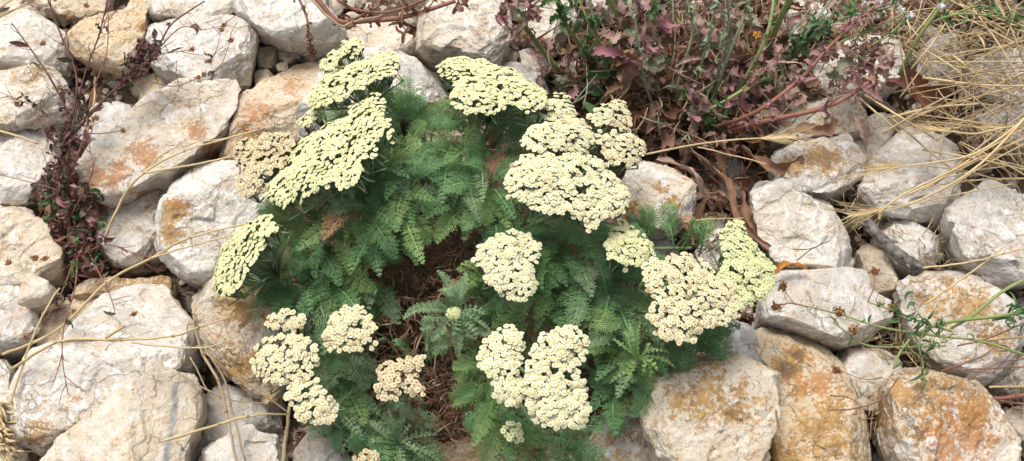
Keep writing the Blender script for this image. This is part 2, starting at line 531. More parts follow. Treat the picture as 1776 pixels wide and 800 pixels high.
rock('cream layered rock below the dark weed at the left edge', [(-60,350),(0,352),(40,362),(75,390),(108,432),(102,470),(60,492),(-60,495)], .02, .022, inset=.82, warm=.45)
rock('small cream wedge stone lying on the grey stones at the left', [(50,468),(92,492),(84,514),(30,528),(33,502)], .045, .010, warm=.4, depth=.03)
rock('grey-white rock cut by the left edge, below the cream wedge', [(-60,490),(0,490),(30,492),(62,528),(68,565),(50,592),(0,612),(-60,615)], .02, .03, grey=.25)
rock('long ochre layered stone above the biggest white rock', [(88,500),(130,487),(200,474),(285,468),(300,482),(298,512),(240,515),(190,505),(130,512)], .018, .015, ochre=.6, warm=.8)
rock('tan shadowed rock behind the biggest white rock', [(60,650),(65,575),(80,522),(110,512),(160,512),(200,505),(190,540),(130,600),(80,660)], .005, .02, warm=.6, ochre=.15)
rock('biggest white rock at lower left, ridge running down its middle', [(105,592),(130,562),(155,538),(203,500),(240,487),(275,495),(302,512),(330,548),(334,600),(318,633),(280,648),(220,690),(180,715),(100,765),(60,790),(20,762),(12,722),(28,655),(55,612)], .035, .035, inset=.76, warm=.08, peaks=((228,520,.048),(290,560,.036),(150,610,.038),(70,690,.034),(200,600,.042)), spots=((55,750,26,'o',1.0),(60,720,50,'o',.5)), rough=.8, cut=.3)
rock('large cream rock at the bottom edge with a dark grey vein', [(50,860),(70,800),(100,760),(170,702),(235,657),(300,646),(335,653),(348,690),(345,720),(325,762),(312,830),(300,870)], .052, .026, inset=.82, warm=.4, peaks=((200,720,.034),(310,680,.034),(250,690,.032),(180,800,.03)), vein=([(288,655),(284,700),(278,740),(270,800),(262,860)], 6), rough=.6, cut=.4)
rock('narrow sliver of white rock at the left edge beside the biggest rock', [(-60,612),(0,620),(18,645),(22,690),(12,740),(-60,750)], .015, .03)
rock('white rock at the bottom edge with a clean crest right of the veined rock', [(335,810),(350,782),(378,760),(430,742),(482,756),(490,800),(480,860),(335,860)], .03, .03, grey=.15)
rock('white and ochre-brown rock under the left side of the plant', [(330,497),(350,488),(380,480),(470,466),(520,485),(548,560),(525,640),(480,692),(440,676),(385,640),(345,582)], .02, .035, spots=((430,520,60,'o',1.1),(400,620,45,'o',.9),(460,640,50,'o',.7)), warm=.4, rough=1.1)
rock('grey shadowed rock between the stained rock and the bottom crest rock', [(318,770),(345,690),(372,655),(440,675),(488,705),(490,742),(430,752),(375,775),(340,800)], .0, .025, grey=.45)
rock('rounded grey-brown stone at the bottom edge under the beige flowers', [(500,840),(512,775),(535,748),(575,752),(600,790),(605,850)], .015, .03, grey=.3, warm=.3)
rock('rust-brown stone under the arching left flower head', [(430,420),(470,405),(520,418),(535,450),(520,490),(450,485)], .018, .03, ochre=.9, warm=.9)
rock('long white rock cut by the top edge with a shadowed underside', [(405,-30),(410,15),(425,38),(455,60),(520,77),(590,73),(598,52),(580,30),(562,10),(560,-30)], .03, .04, inset=.72, peaks=((470,10,.05),(530,25,.046),(560,50,.03)), tilt=(0,.01), grey=.2)
rock('cream stone below the reddish stems at top centre', [(596,62),(610,48),(640,35),(700,33),(722,60),(720,90),(640,100),(600,85)], .012, .028, warm=.35)
rock('large cream-white rock at top centre with a shadowed lower edge', [(710,62),(718,35),(745,10),(770,-30),(870,-30),(884,30),(882,75),(850,116),(790,94),(745,84)], .03, .04, inset=.76, warm=.25, peaks=((790,20,.05),(840,60,.04)), grey=.1)
rock('white rock behind the top pair of flower heads', [(510,190),(530,160),(560,120),(640,88),(735,83),(766,110),(785,155),(760,180),(700,192),(640,240),(520,240)], .025, .035, warm=.05, peaks=((600,140,.04),(720,110,.04)))
rock('pinkish tan stone behind the middle of the plant', [(705,195),(735,180),(800,176),(855,200),(840,245),(790,262),(730,245)], .005, .028, warm=.7, rust=.1)
rock('pink-tan chip low between the two leafy mounds', [(755,262),(790,250),(812,270),(800,295),(765,292)], .0, .02, warm=.7)
rock('grey stone right of the cream top-centre rock behind the flowers', [(850,118),(888,108),(940,122),(960,152),(920,175),(860,165)], .01, .025, grey=.3, warm=.2)
rock('cream rock under the pink-leaved weed at the top edge', [(905,20),(925,-20),(985,-25),(1000,40),(975,62),(938,72),(908,50)], .015, .032, warm=.2)
rock('small grey rock in the shade of the purple weed stem', [(900,85),(935,78),(955,105),(948,125),(908,122)], .0, .02, grey=.2, warm=.2)
rock('small white stone showing between purple weed leaves left of the green stalk', [(960,100),(1000,92),(1022,120),(1005,150),(965,145)], .0, .022)
rock('knobbly cream stone with two brown-yellow patches right of the plant', [(1078,320),(1090,292),(1115,281),(1150,286),(1200,312),(1217,345),(1207,377),(1168,400),(1108,402),(1083,380)], .03, .034, inset=.78, warm=.3, spots=((1150,322,17,'o',1.15),(1165,350,18,'o',1.1),(1092,355,18,'o',1.15)), rough=1.1)
rock('flat grey stone under the dead leaves behind the knobbly stone', [(1215,268),(1290,264),(1312,290),(1290,308),(1228,304)], .0, .014, grey=.4)
rock('grey chip beneath the flat grey stone among dead leaves', [(1245,312),(1292,308),(1305,330),(1280,352),(1248,345)], -.005, .014, grey=.4)
rock('small white chip among dead leaf strips right of the knobbly stone', [(1218,365),(1250,355),(1268,375),(1250,398),(1222,390)], -.005, .018)
rock('tall white rock right of the brown leaf strips', [(1304,335),(1318,300),(1350,294),(1400,330),(1450,352),(1475,390),(1498,445),(1490,475),(1400,474),(1345,452),(1315,402)], .022, .038, inset=.74, warm=.15, peaks=((1350,330,.045),(1430,400,.04)))
rock('wavy-edged cream slab under the dry weed at upper right', [(1318,225),(1335,188),(1400,170),(1480,162),(1524,178),(1520,203),(1482,225),(1400,240),(1340,245)], .03, .018, inset=.8, warm=.4, ochre=.3)
rock('white rock with a yellow-ochre band below the wavy slab', [(1340,280),(1360,255),(1410,232),(1462,217),(1487,225),(1490,262),(1504,298),(1470,322),(1440,336),(1400,328),(1350,302)], .03, .026, inset=.74, spots=((1430,270,42,'o',1.1),(1380,285,25,'o',.8)), peaks=((1460,235,.03),(1420,285,.026)))
rock('rounded grey-white rock under the arching straw at right', [(1492,335),(1505,295),(1525,255),(1552,221),(1600,226),(1668,238),(1680,290),(1655,345),(1640,388),(1580,374),(1520,362)], .018, .035, grey=.3, warm=.1, peaks=((1560,250,.045),(1600,300,.042)))
rock('grey-white rock cut by the right edge at mid height', [(1640,385),(1645,345),(1668,321),(1720,312),(1780,335),(1840,350),(1840,470),(1776,488),(1720,492),(1668,445)], .03, .04, inset=.78, grey=.25, peaks=((1690,350,.045),(1760,400,.044)))
rock('small white rock beside the dark twig', [(1525,398),(1545,383),(1580,378),(1625,400),(1648,440),(1600,475),(1555,455)], .012, .026, grey=.1)
rock('narrow tan stone left of the dark twig', [(1490,430),(1510,415),(1545,440),(1556,485),(1545,515),(1500,505)], .0, .022, warm=.5)
rock('crisp white wedge rock with a grey lower face right of the plant', [(1318,530),(1330,495),(1350,476),(1420,469),(1505,473),(1513,503),(1554,524),(1555,547),(1500,592),(1460,598),(1380,576),(1320,558)], .022, .035, inset=.76, peaks=((1365,487,.046),(1495,485,.046),(1400,520,.034),(1500,520,.04)), tilt=(0,.014), grey=.2, rough=.6, cut=.4)
rock('ochre-topped rock with a grey base under the green wiry stems', [(1554,490),(1600,471),(1680,470),(1745,510),(1790,548),(1770,600),(1740,640),(1700,668),(1640,645),(1590,595),(1568,540)], .018, .042, inset=.72, spots=((1640,495,50,'o',1.0),(1700,520,50,'o',1.0),(1740,575,35,'o',.9)), warm=.2, grey=.25, tilt=(0,.008))
rock('small cream-grey rock between the orange-brown rock and the wiry stems', [(1442,615),(1500,606),(1562,622),(1570,660),(1545,722),(1485,705)], .0, .03, grey=.2, warm=.3)
rock('big white and rusty orange rock at the bottom right corner', [(1538,665),(1560,643),(1600,637),(1660,652),(1702,668),(1740,715),(1760,750),(1800,820),(1780,870),(1620,870),(1560,800),(1537,742)], .04, .04, inset=.8, warm=.35, rust=.2, spots=((1620,690,70,'o',1.0),(1690,740,60,'r',1.1),(1570,690,30,'o',1.2),(1650,770,60,'r',1.0),(1700,690,60,'o',1.05)))
rock('large orange-brown rock with a dark brown patch near the bottom right', [(1310,580),(1338,562),(1400,573),(1442,605),(1465,660),(1500,722),(1527,792),(1520,860),(1340,860),(1335,740),(1352,650),(1328,600)], .022, .042, inset=.74, warm=.75, ochre=.15, spots=((1375,630,32,'o',1.6),(1395,600,26,'o',1.5),(1390,670,30,'o',1.1),(1440,740,70,'o',.95),(1360,790,50,'o',1.1),(1430,650,40,'r',.9)))
rock('large cream block with an amber top face in front of the plant', [(1117,690),(1135,655),(1160,640),(1205,625),(1260,606),(1300,615),(1348,645),(1351,700),(1340,745),(1328,790),(1310,870),(1170,870),(1150,820),(1128,760)], .05, .045, inset=.78, warm=.5, peaks=((1180,665,.05),(1290,650,.052),(1160,745,.045),(1300,740,.046),(1230,700,.056)), spots=((1230,660,75,'o',.9),(1280,690,60,'o',.85),(1180,690,35,'o',.85)), rough=1.0)
rock('blue-grey rock leaning on the back of the large cream block', [(1252,562),(1275,550),(1300,562),(1332,600),(1360,645),(1352,668),(1300,640),(1250,615)], .035, .018, grey=.75)
rock('dark mottled rock in shade at the bottom edge', [(1005,860),(1015,765),(1060,712),(1110,690),(1135,760),(1150,860)], .01, .03, warm=.4, ochre=.45, grey=.5)
rock('pale stone end showing behind the right flower head', [(1205,440),(1225,410),(1250,395),(1285,400),(1290,450),(1250,475),(1215,468)], .008, .025)
rock('small grey stone behind the leaf tips at right', [(1115,430),(1140,412),(1175,418),(1180,450),(1130,460)], .0, .022, grey=.3)
rock('ochre-brown rock under the bottom edge of the plant', [(735,860),(745,785),(800,768),(900,772),(990,790),(1015,860)], .0, .035, warm=.8, ochre=.3)
rock('white sliver of rock at the bottom edge between the two orange rocks', [(1400,860),(1415,802),(1470,794),(1535,802),(1550,860)], .075, .012, depth=.08)
rock('dark oval pebble at the bottom edge beside the rusty rock', [(1530,800),(1538,768),(1560,765),(1575,790),(1580,830),(1545,850)], .005, .015, grey=3.0, name='dark_pebble', cat='pebble', rough=.3)
rock('bright white rock seen through the dry weed at top right', [(1410,120),(1435,85),(1480,60),(1550,52),(1575,95),(1560,150),(1500,168),(1430,165)], .015, .03)
rock('white rock at the top edge between the pale stems', [(1335,30),(1360,-5),(1420,-15),(1445,20),(1432,50),(1380,62),(1340,55)], .012, .03)
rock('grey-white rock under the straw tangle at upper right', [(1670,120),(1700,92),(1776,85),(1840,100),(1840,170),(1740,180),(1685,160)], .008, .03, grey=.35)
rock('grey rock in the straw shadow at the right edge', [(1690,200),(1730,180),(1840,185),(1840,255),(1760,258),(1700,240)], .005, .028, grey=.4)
rock('grey-brown stone between the ochre-banded rock and the rounded rock', [(1480,250),(1492,205),(1520,195),(1560,200),(1545,240),(1510,285),(1492,300)], .0, .025, grey=.4, warm=.4)
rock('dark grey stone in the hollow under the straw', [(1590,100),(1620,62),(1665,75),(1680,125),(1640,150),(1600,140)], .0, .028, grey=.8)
rock('small grey stone at the right edge below the ochre-topped rock', [(1742,525),(1776,508),(1840,510),(1840,570),(1780,570)], .002, .022, grey=.4)
rock('grey stone at the right edge above the reddish stems', [(1715,650),(1745,620),(1840,610),(1840,680),(1760,690)], .0, .025, grey=.4)
rock('white flat stone along the top edge right of the ochre block', [(252,-35),(406,-35),(406,5),(395,20),(340,27),(262,27)], .022, .02, warm=.2)
rock('cream stone at the top left corner', [(-60,-40),(38,-40),(42,-5),(30,8),(-60,10)], .01, .02, warm=.4)
rock('shadowed tan stone below the rounded rock at right', [(1515,368),(1580,376),(1590,400),(1540,408),(1500,400)], -.008, .018, warm=.5)
rock('pale stone at the top edge behind the purple weed', [(1010,-40),(1110,-40),(1120,0),(1080,25),(1020,15)], .005, .028, warm=.2)
rock('tan stone in the bottom left corner under the straw bundle', [(-60,745),(0,748),(30,768),(50,800),(40,860),(-60,860)], .0, .02, warm=.6)
rock('weathered stone between the rusty corner rock and the right edge', [(1745,705),(1775,690),(1840,690),(1840,800),(1800,800),(1768,755)], .0, .025, warm=.5, grey=.3)
# the small stones lying between top-left rocks
for i, (lb, pl) in enumerate([
    ('small tan stone left of the gravel pocket at top', [(443,82),(462,72),(482,84),(478,112),(450,120)]),
    ('little grey-tan stone in the middle of the gravel pocket', [(482,80),(508,78),(522,92),(505,106),(484,102)]),
    ('rounded tan pebble under the long white top rock', [(525,82),(552,80),(562,96),(540,104),(526,98)]),
    ('upright tan stone lowest in the gravel pocket', [(440,122),(462,118),(476,130),(466,160),(445,165)]),
    ('flat tan chip touching the big orange-stained rock', [(478,108),(500,106),(498,118),(480,122)])]):
    rock(lb, pl, .004 + .002 * i, .012, warm=.55, grey=.25, depth=.03, group='small stones in the gravel pocket', name='small_stone', cat='stone', rough=.7)
finish_rocks()

# rubble wedged in the gaps: six shapes, copied
rr = random.Random(11)
protos = []
def pebble_mesh(seed):
    rg = np.random.default_rng(seed)
    bm = bmesh.new(); bmesh.ops.create_icosphere(bm, subdivisions=4, radius=1)
    P = np.array([tuple(v.co) for v in bm.verts])
    for _ in range(11):
        n = rg.normal(size=3); n /= np.linalg.norm(n); h = rg.uniform(.55, .85)
        dd = P @ n; P = P - np.maximum(dd - h, 0)[:, None] * n * .93
    P = P * (1, rg.uniform(.65, .9), rg.uniform(.5, .75))
    P += .05 * facets(P * 3, seed)[:, None] * P
    for v, p in zip(bm.verts, P): v.co = p
    me = bpy.data.meshes.new('rubble_stone'); bm.to_mesh(me); bm.free()
    me.polygons.foreach_set('use_smooth', [True] * len(me.polygons)); me.materials.append(STONE)
    c = me.color_attributes.new('marks', 'FLOAT_COLOR', 'POINT')
    c.data.foreach_set('color', [0, 0, 0, 1] * len(me.vertices))
    return me
pm = [pebble_mesh(40 + i) for i in range(6)]
cnt = 0; tries = 0; placed = []
while cnt < 90 and tries < 9000:
    tries += 1
    px, py = rr.uniform(-10, 1786), rr.uniform(-10, 815)
    if any(inside(px, py, q) for q in rocks_px): continue
    if 470 < px < 1200 and 230 < py < 760: continue
    if 1000 < px < 1330 and py < 260: continue
    sz = rr.uniform(.006, .015)
    if any(math.hypot(px - a, py - b) < 28 for a, b in placed): continue
    placed.append((px, py)); cnt += 1
    p = at(px, py, -.014)
    o = bpy.data.objects.new('rubble_stone', pm[cnt % 6]); COL.objects.link(o)
    o.location = p; o.rotation_euler = (rr.uniform(-.4, .4), rr.uniform(-.4, .4), rr.uniform(0, 6.28)); o.scale = (sz,) * 3
    o['warm'] = rr.uniform(.2, .8); o['grey'] = rr.uniform(0, .8)
    tag(o, 'small broken stone wedged in a dark gap between the rocks', 'stone', 'rubble stones in the gaps')

# fine gravel and stone chips lying in the gaps
gb2 = Buf(); rr = random.Random(5); rgn = np.random.default_rng(3)
bmx = bmesh.new(); bmesh.ops.create_icosphere(bmx, subdivisions=1, radius=1)
IV = np.array([tuple(v.co) for v in bmx.verts]); IF = [tuple(v.index for v in f.verts) for f in bmx.faces]; bmx.free()
k = 0
while k < 1500:
    px, py = rr.uniform(-20, 1796), rr.uniform(-20, 820)
    if any(inside(px, py, q) for q in rocks_px) or (470 < px < 1200 and 230 < py < 740): continue
    k += 1
    V = IV * rgn.uniform(.75, 1.2, (len(IV), 1)) * (1, rr.uniform(.6, 1), rr.uniform(.4, .8)) * rr.uniform(.0012, .0045)
    a = rr.uniform(0, 6.28); V = V @ np.array(((math.cos(a), math.sin(a), 0), (-math.sin(a), math.cos(a), 0), (0, 0, 1)))
    gb2.add(V + np.array(at(px, py, -.015)), IF)
o = gb2.build('gravel', STONE, smooth=False); o['warm'] = .6; o['grey'] = .5
tag(o, 'fine gravel and stone chips in the gaps between rocks', 'gravel', kind='stuff')

# the bank goes on outside the picture: copies of the stones, turned and resized
done = [r for r in pending if r['size'] > .07]
rr = random.Random(19); spots_ = []
for k in range(4000):
    x, y = rr.uniform(-.8, .8), rr.uniform(-.48, .62)
    d = ROT.transposed() @ (Vector((x, y, .04)) - CAMLOC)
    u, v = abs(d.x / d.z) * FPX, d.y / -d.z * FPX
    if u < 1000 and -515 < v < 490: continue
    if any(math.hypot(x - a, y - b) < .092 for a, b in spots_): continue
    spots_.append((x, y))
    if len(spots_) >= 75: break
for k, (x, y) in enumerate(spots_):
    s_ = done[(k * 11) % len(done)]['obj']
    o = s_.copy(); COL.objects.link(o)
    f = rr.uniform(.9, 1.15) * .125 / done[(k * 11) % len(done)]['size']
    o.location = (x, y, -.03); o.scale = (f, f, min(f, 1.1)); o.rotation_euler = (0, 0, rr.uniform(0, 6.28))
    o['label'] = 'limestone rock of the bank lying beyond the edge of the photo'; o['group'] = 'limestone rocks beyond the edge of the photo'
# ------------------------------------------------------------------ the yarrow
M_LEAF = leafmat('yarrow_leaf', (.085, .205, .07), (.24, .42, .17), .6, .28, 38, (.18, .34, .17))
M_LEAF2 = leafmat('yarrow_leaf_silvery', (.13, .22, .10), (.30, .42, .23), .75, .18, 38)
M_LEAF3 = leafmat('yarrow_leaf_fresh', (.16, .28, .09), (.34, .46, .18), .6, .28, 38)
M_STEM = leafmat('yarrow_stem', (.12, .19, .09), (.22, .28, .14), .6, .0, 90)
M_DEAD = leafmat('dead_brown_leaf', (.22, .105, .06), (.46, .26, .15), .9, .1, 90, (.34, .22, .14))
M_DEAD2 = leafmat('pale_dead_twig', (.28, .2, .13), (.42, .32, .22), .9, .0, 90)
FLOWER_MATS = {
    'lemon': (leafmat('lemon_petal', (.77, .77, .43), (.86, .85, .60), .6, .18, 300), leafmat('lemon_disc', (.72, .64, .16), (.78, .72, .32), .7, .1, 300)),
    'cream': (leafmat('cream_petal', (.76, .74, .49), (.86, .84, .64), .6, .18, 300), leafmat('cream_disc', (.74, .62, .16), (.82, .74, .34), .7, .1, 300)),
    'beige': (leafmat('beige_petal', (.72, .65, .42), (.84, .79, .58), .65, .15, 300), leafmat('beige_disc', (.64, .51, .15), (.74, .64, .30), .7, .1, 300)),
    'faded': (leafmat('faded_petal', (.60, .49, .30), (.80, .72, .50), .75, .12, 300), leafmat('faded_disc', (.46, .33, .14), (.64, .52, .27), .8, .1, 300)),
    'green': (leafmat('green_bud', (.68, .72, .36), (.82, .83, .55), .65, .15, 300), leafmat('green_disc', (.45, .50, .15), (.6, .62, .25), .7, .1, 300)),
}
M_CALYX = leafmat('floret_cup', (.10, .15, .06), (.22, .26, .12), .7, .1, 300)
M_WILT = leafmat('wilted_floret', (.42, .30, .15), (.66, .54, .33), .8, .1, 300)
YROOT = at(760, 470, -.01)
yarrow = empty('yarrow_plant', YROOT)
tag(yarrow, 'big clump of yarrow with ferny green leaves and flat creamy yellow flower heads', 'plant')

def floret_template(rng, npet=5, r=.0021):
    """one small daisy: a cup, rounded notched petals and a domed disc; faces tagged 0 petal 1 disc 2 cup"""
    V, F, Mi = [], [], []
    a0 = rng.uniform(0, 6.28)
    for i in range(npet):
        a = a0 + 2 * math.pi * i / npet + rng.uniform(-.1, .1)
        L = r * rng.uniform(.85, 1.1); wd = r * rng.uniform(.52, .64)
        ca, sa = math.cos(a), math.sin(a)
        droop = rng.uniform(-.35, .15) * r
        pts = [(.28 * r, -.3 * wd, 0), (.62 * L, -wd, .12 * r), (.95 * L, -.6 * wd, droop), (.90 * L, 0, droop + .08 * r), (.95 * L, .6 * wd, droop), (.62 * L, wd, .12 * r), (.28 * r, .3 * wd, 0), (.6 * L, 0, .22 * r)]
        n = len(V)
        V += [(x * ca - y * sa, x * sa + y * ca, z) for x, y, z in pts]
        F += [(n + 7, n + k, n + (k + 1) % 7) for k in range(7)]; Mi += [0] * 7
    n = len(V); k = 6
    for j, (rr_, z) in enumerate(((.38, .06), (.28, .26))):
        for i in range(k):
            a = 2 * math.pi * i / k + j * .3
            V.append((rr_ * r * math.cos(a), rr_ * r * math.sin(a), z * r))
    V.append((0, 0, .33 * r))
    for i in range(k):
        F.append((n + i, n + (i + 1) % k, n + k + (i + 1) % k, n + k + i)); F.append((n + k + i, n + k + (i + 1) % k, n + 2 * k)); Mi += [1, 1]
    n = len(V); k = 5
    for rr_, z in ((.5, -.08), (.42, -1.1), (.12, -1.7)):
        for i in range(k):
            a = 2 * math.pi * i / k
            V.append((rr_ * r * math.cos(a), rr_ * r * math.sin(a), z * r))
    for j in range(2):
        for i in range(k):
            F.append((n + j * k + i, n + j * k + (i + 1) % k, n + (j + 1) * k + (i + 1) % k, n + (j + 1) * k + i)); Mi.append(2)
    return np.array(V), F, Mi

_rg = random.Random(5)
FT = [floret_template(_rg, 5 if i % 3 else 4) for i in range(9)]

def basis(n, rng):
    n = n.normalized(); a = Vector((1, 0, 0)) if abs(n.x) < .8 else Vector((0, 1, 0))
    u = n.cross(a).normalized(); v = n.cross(u)
    t = rng.uniform(0, 6.28)
    u2 = u * math.cos(t) + v * math.sin(t); v2 = n.cross(u2)
    return np.array([tuple(u2), tuple(v2), tuple(n)])

def flower_head(poly, z, tilt, kind, root_px, label=None, holes=(), gap=.16, cl=.0125, drop=.03, size=1.0, dome=.006, seed=0):
    """poly: outline in photo pixels. tilt: (east, north) lean of the head's facing. The head is a plate of small branch clusters."""
    rng = random.Random(seed + 77)
    cx, cy = poly_centroid(poly)
    p0 = at(cx, cy, z)
    nrm = Vector((tilt[0], tilt[1], 1)).normalized()
    pts = [at_plane(a, b, p0, nrm) for a, b in poly]
    e1 = Vector((1, 0, 0)); e1 = (e1 - nrm * e1.dot(nrm)).normalized(); e2 = nrm.cross(e1)
    U = [((p - p0).dot(e1), (p - p0).dot(e2)) for p in pts]
    HU = []
    for hx, hy, hr in holes:
        q = at_plane(hx, hy, p0, nrm); HU.append(((q - p0).dot(e1), (q - p0).dot(e2), hr * .00036))
    ux = [u[0] for u in U]; uy = [u[1] for u in U]
    def hexgrid(s, jit, m=0):
        out = []; j = 0
        y = min(uy) - m
        while y < max(uy) + m:
            x = min(ux) - m + (s / 2 if j % 2 else 0)
            while x < max(ux) + m:
                out.append((x + rng.uniform(-jit, jit) * s, y + rng.uniform(-jit, jit) * s)); x += s
            y += s * .866; j += 1
        return out
    centers = [c + (rng.uniform(-.0018, .0018),) for c in hexgrid(cl, .28, .01)]
    Up = [(u[0], u[1]) for u in U]
    def edge_d(x, y):
        d = 9
        for i in range(len(U)):
            a, b = U[i], U[(i + 1) % len(U)]
            ex, ey = b[0] - a[0], b[1] - a[1]
            t = max(0, min(1, ((x - a[0]) * ex + (y - a[1]) * ey) / (ex * ex + ey * ey + 1e-12)))
            d = min(d, math.hypot(x - a[0] - t * ex, y - a[1] - t * ey))
        return d
    buf = Buf(); st = Buf()
    used = {}
    s = .0029 * size
    for x, y in hexgrid(s, .28):
        if not inside(x, y, Up): continue
        if any(math.hypot(x - a, y - b) < r_ for a, b, r_ in HU): continue
        ds = sorted(((x - c[0]) ** 2 + (y - c[1]) ** 2, i) for i, c in enumerate(centers))[:2]
        d1, d2 = math.sqrt(ds[0][0]), math.sqrt(ds[1][0])
        ed = edge_d(x, y)
        if d2 - d1 < gap * cl * rng.uniform(-.3, .5) and rng.random() < .8: low = -.0022
        else: low = 0
        if low and rng.random() < gap: continue
        if rng.random() < drop: continue
        ci = ds[0][1]; c = centers[ci]
        hgt = dome * min(1, ed / .02) + c[2] + .0022 * (1 - (d1 / (cl * .6)) ** 2) + rng.uniform(-.0009, .0008) + low
        P = p0 + e1 * x + e2 * y + nrm * hgt
        lean = .45 / cl
        n = nrm + (e1 * (x - c[0]) + e2 * (y - c[1])) * lean
        if ed < .01:
            gcx, gcy = sum(ux) / len(ux), sum(uy) / len(uy)
            l_ = math.hypot(x - gcx, y - gcy) + 1e-6
            n += (e1 * (x - gcx) + e2 * (y - gcy)) / l_ * .5 * (1 - ed / .01)
        n += Vector((rng.uniform(-.22, .22), rng.uniform(-.22, .22), 0))
        B = basis(n, rng)
        V, F, Mi = FT[rng.randrange(9)]
        sc = size * rng.uniform(.84, 1.06)
        if rng.random() < {'cream': .012, 'beige': .03, 'faded': .06}.get(kind, 0): Mi = [3 if q < 2 else 2 for q in Mi]
        buf.add((V * sc) @ B + np.array(P), F, Mi)
        used.setdefault(ci, []).append((P, n.normalized()))
    fh = buf.build('flower_head', [*FLOWER_MATS[kind], M_CALYX, M_WILT], yarrow)
    if label: fh['label'] = label
    # branchlets under the florets, gathered into one stalk
    node = p0 - nrm * .030
    for ci, lst in used.items():
        c = centers[ci]
        kn = p0 + e1 * c[0] * .92 + e2 * c[1] * .92 - nrm * (.011 - c[2])
        for P, n in lst:
            a = P - n * .0034 * size
            tube(st, [tuple(a), tuple((a + kn) / 2 - nrm * .0015), tuple(kn)], .00032, .0004, 3)
        mid = (kn + node) / 2 + nrm * .003
        tube(st, [tuple(kn), tuple(mid), tuple(node)], .0006, .0010, 4)
    root = at(root_px[0], root_px[1], .0) 
    mid = node.lerp(root, .5) + Vector((0, 0, .018)) - nrm * .004
    tube(st, smooth_path([tuple(node), tuple(mid), tuple(root)], 8), .0013, .0019, 6)
    st.build('stalk', M_STEM, fh)
    return fh

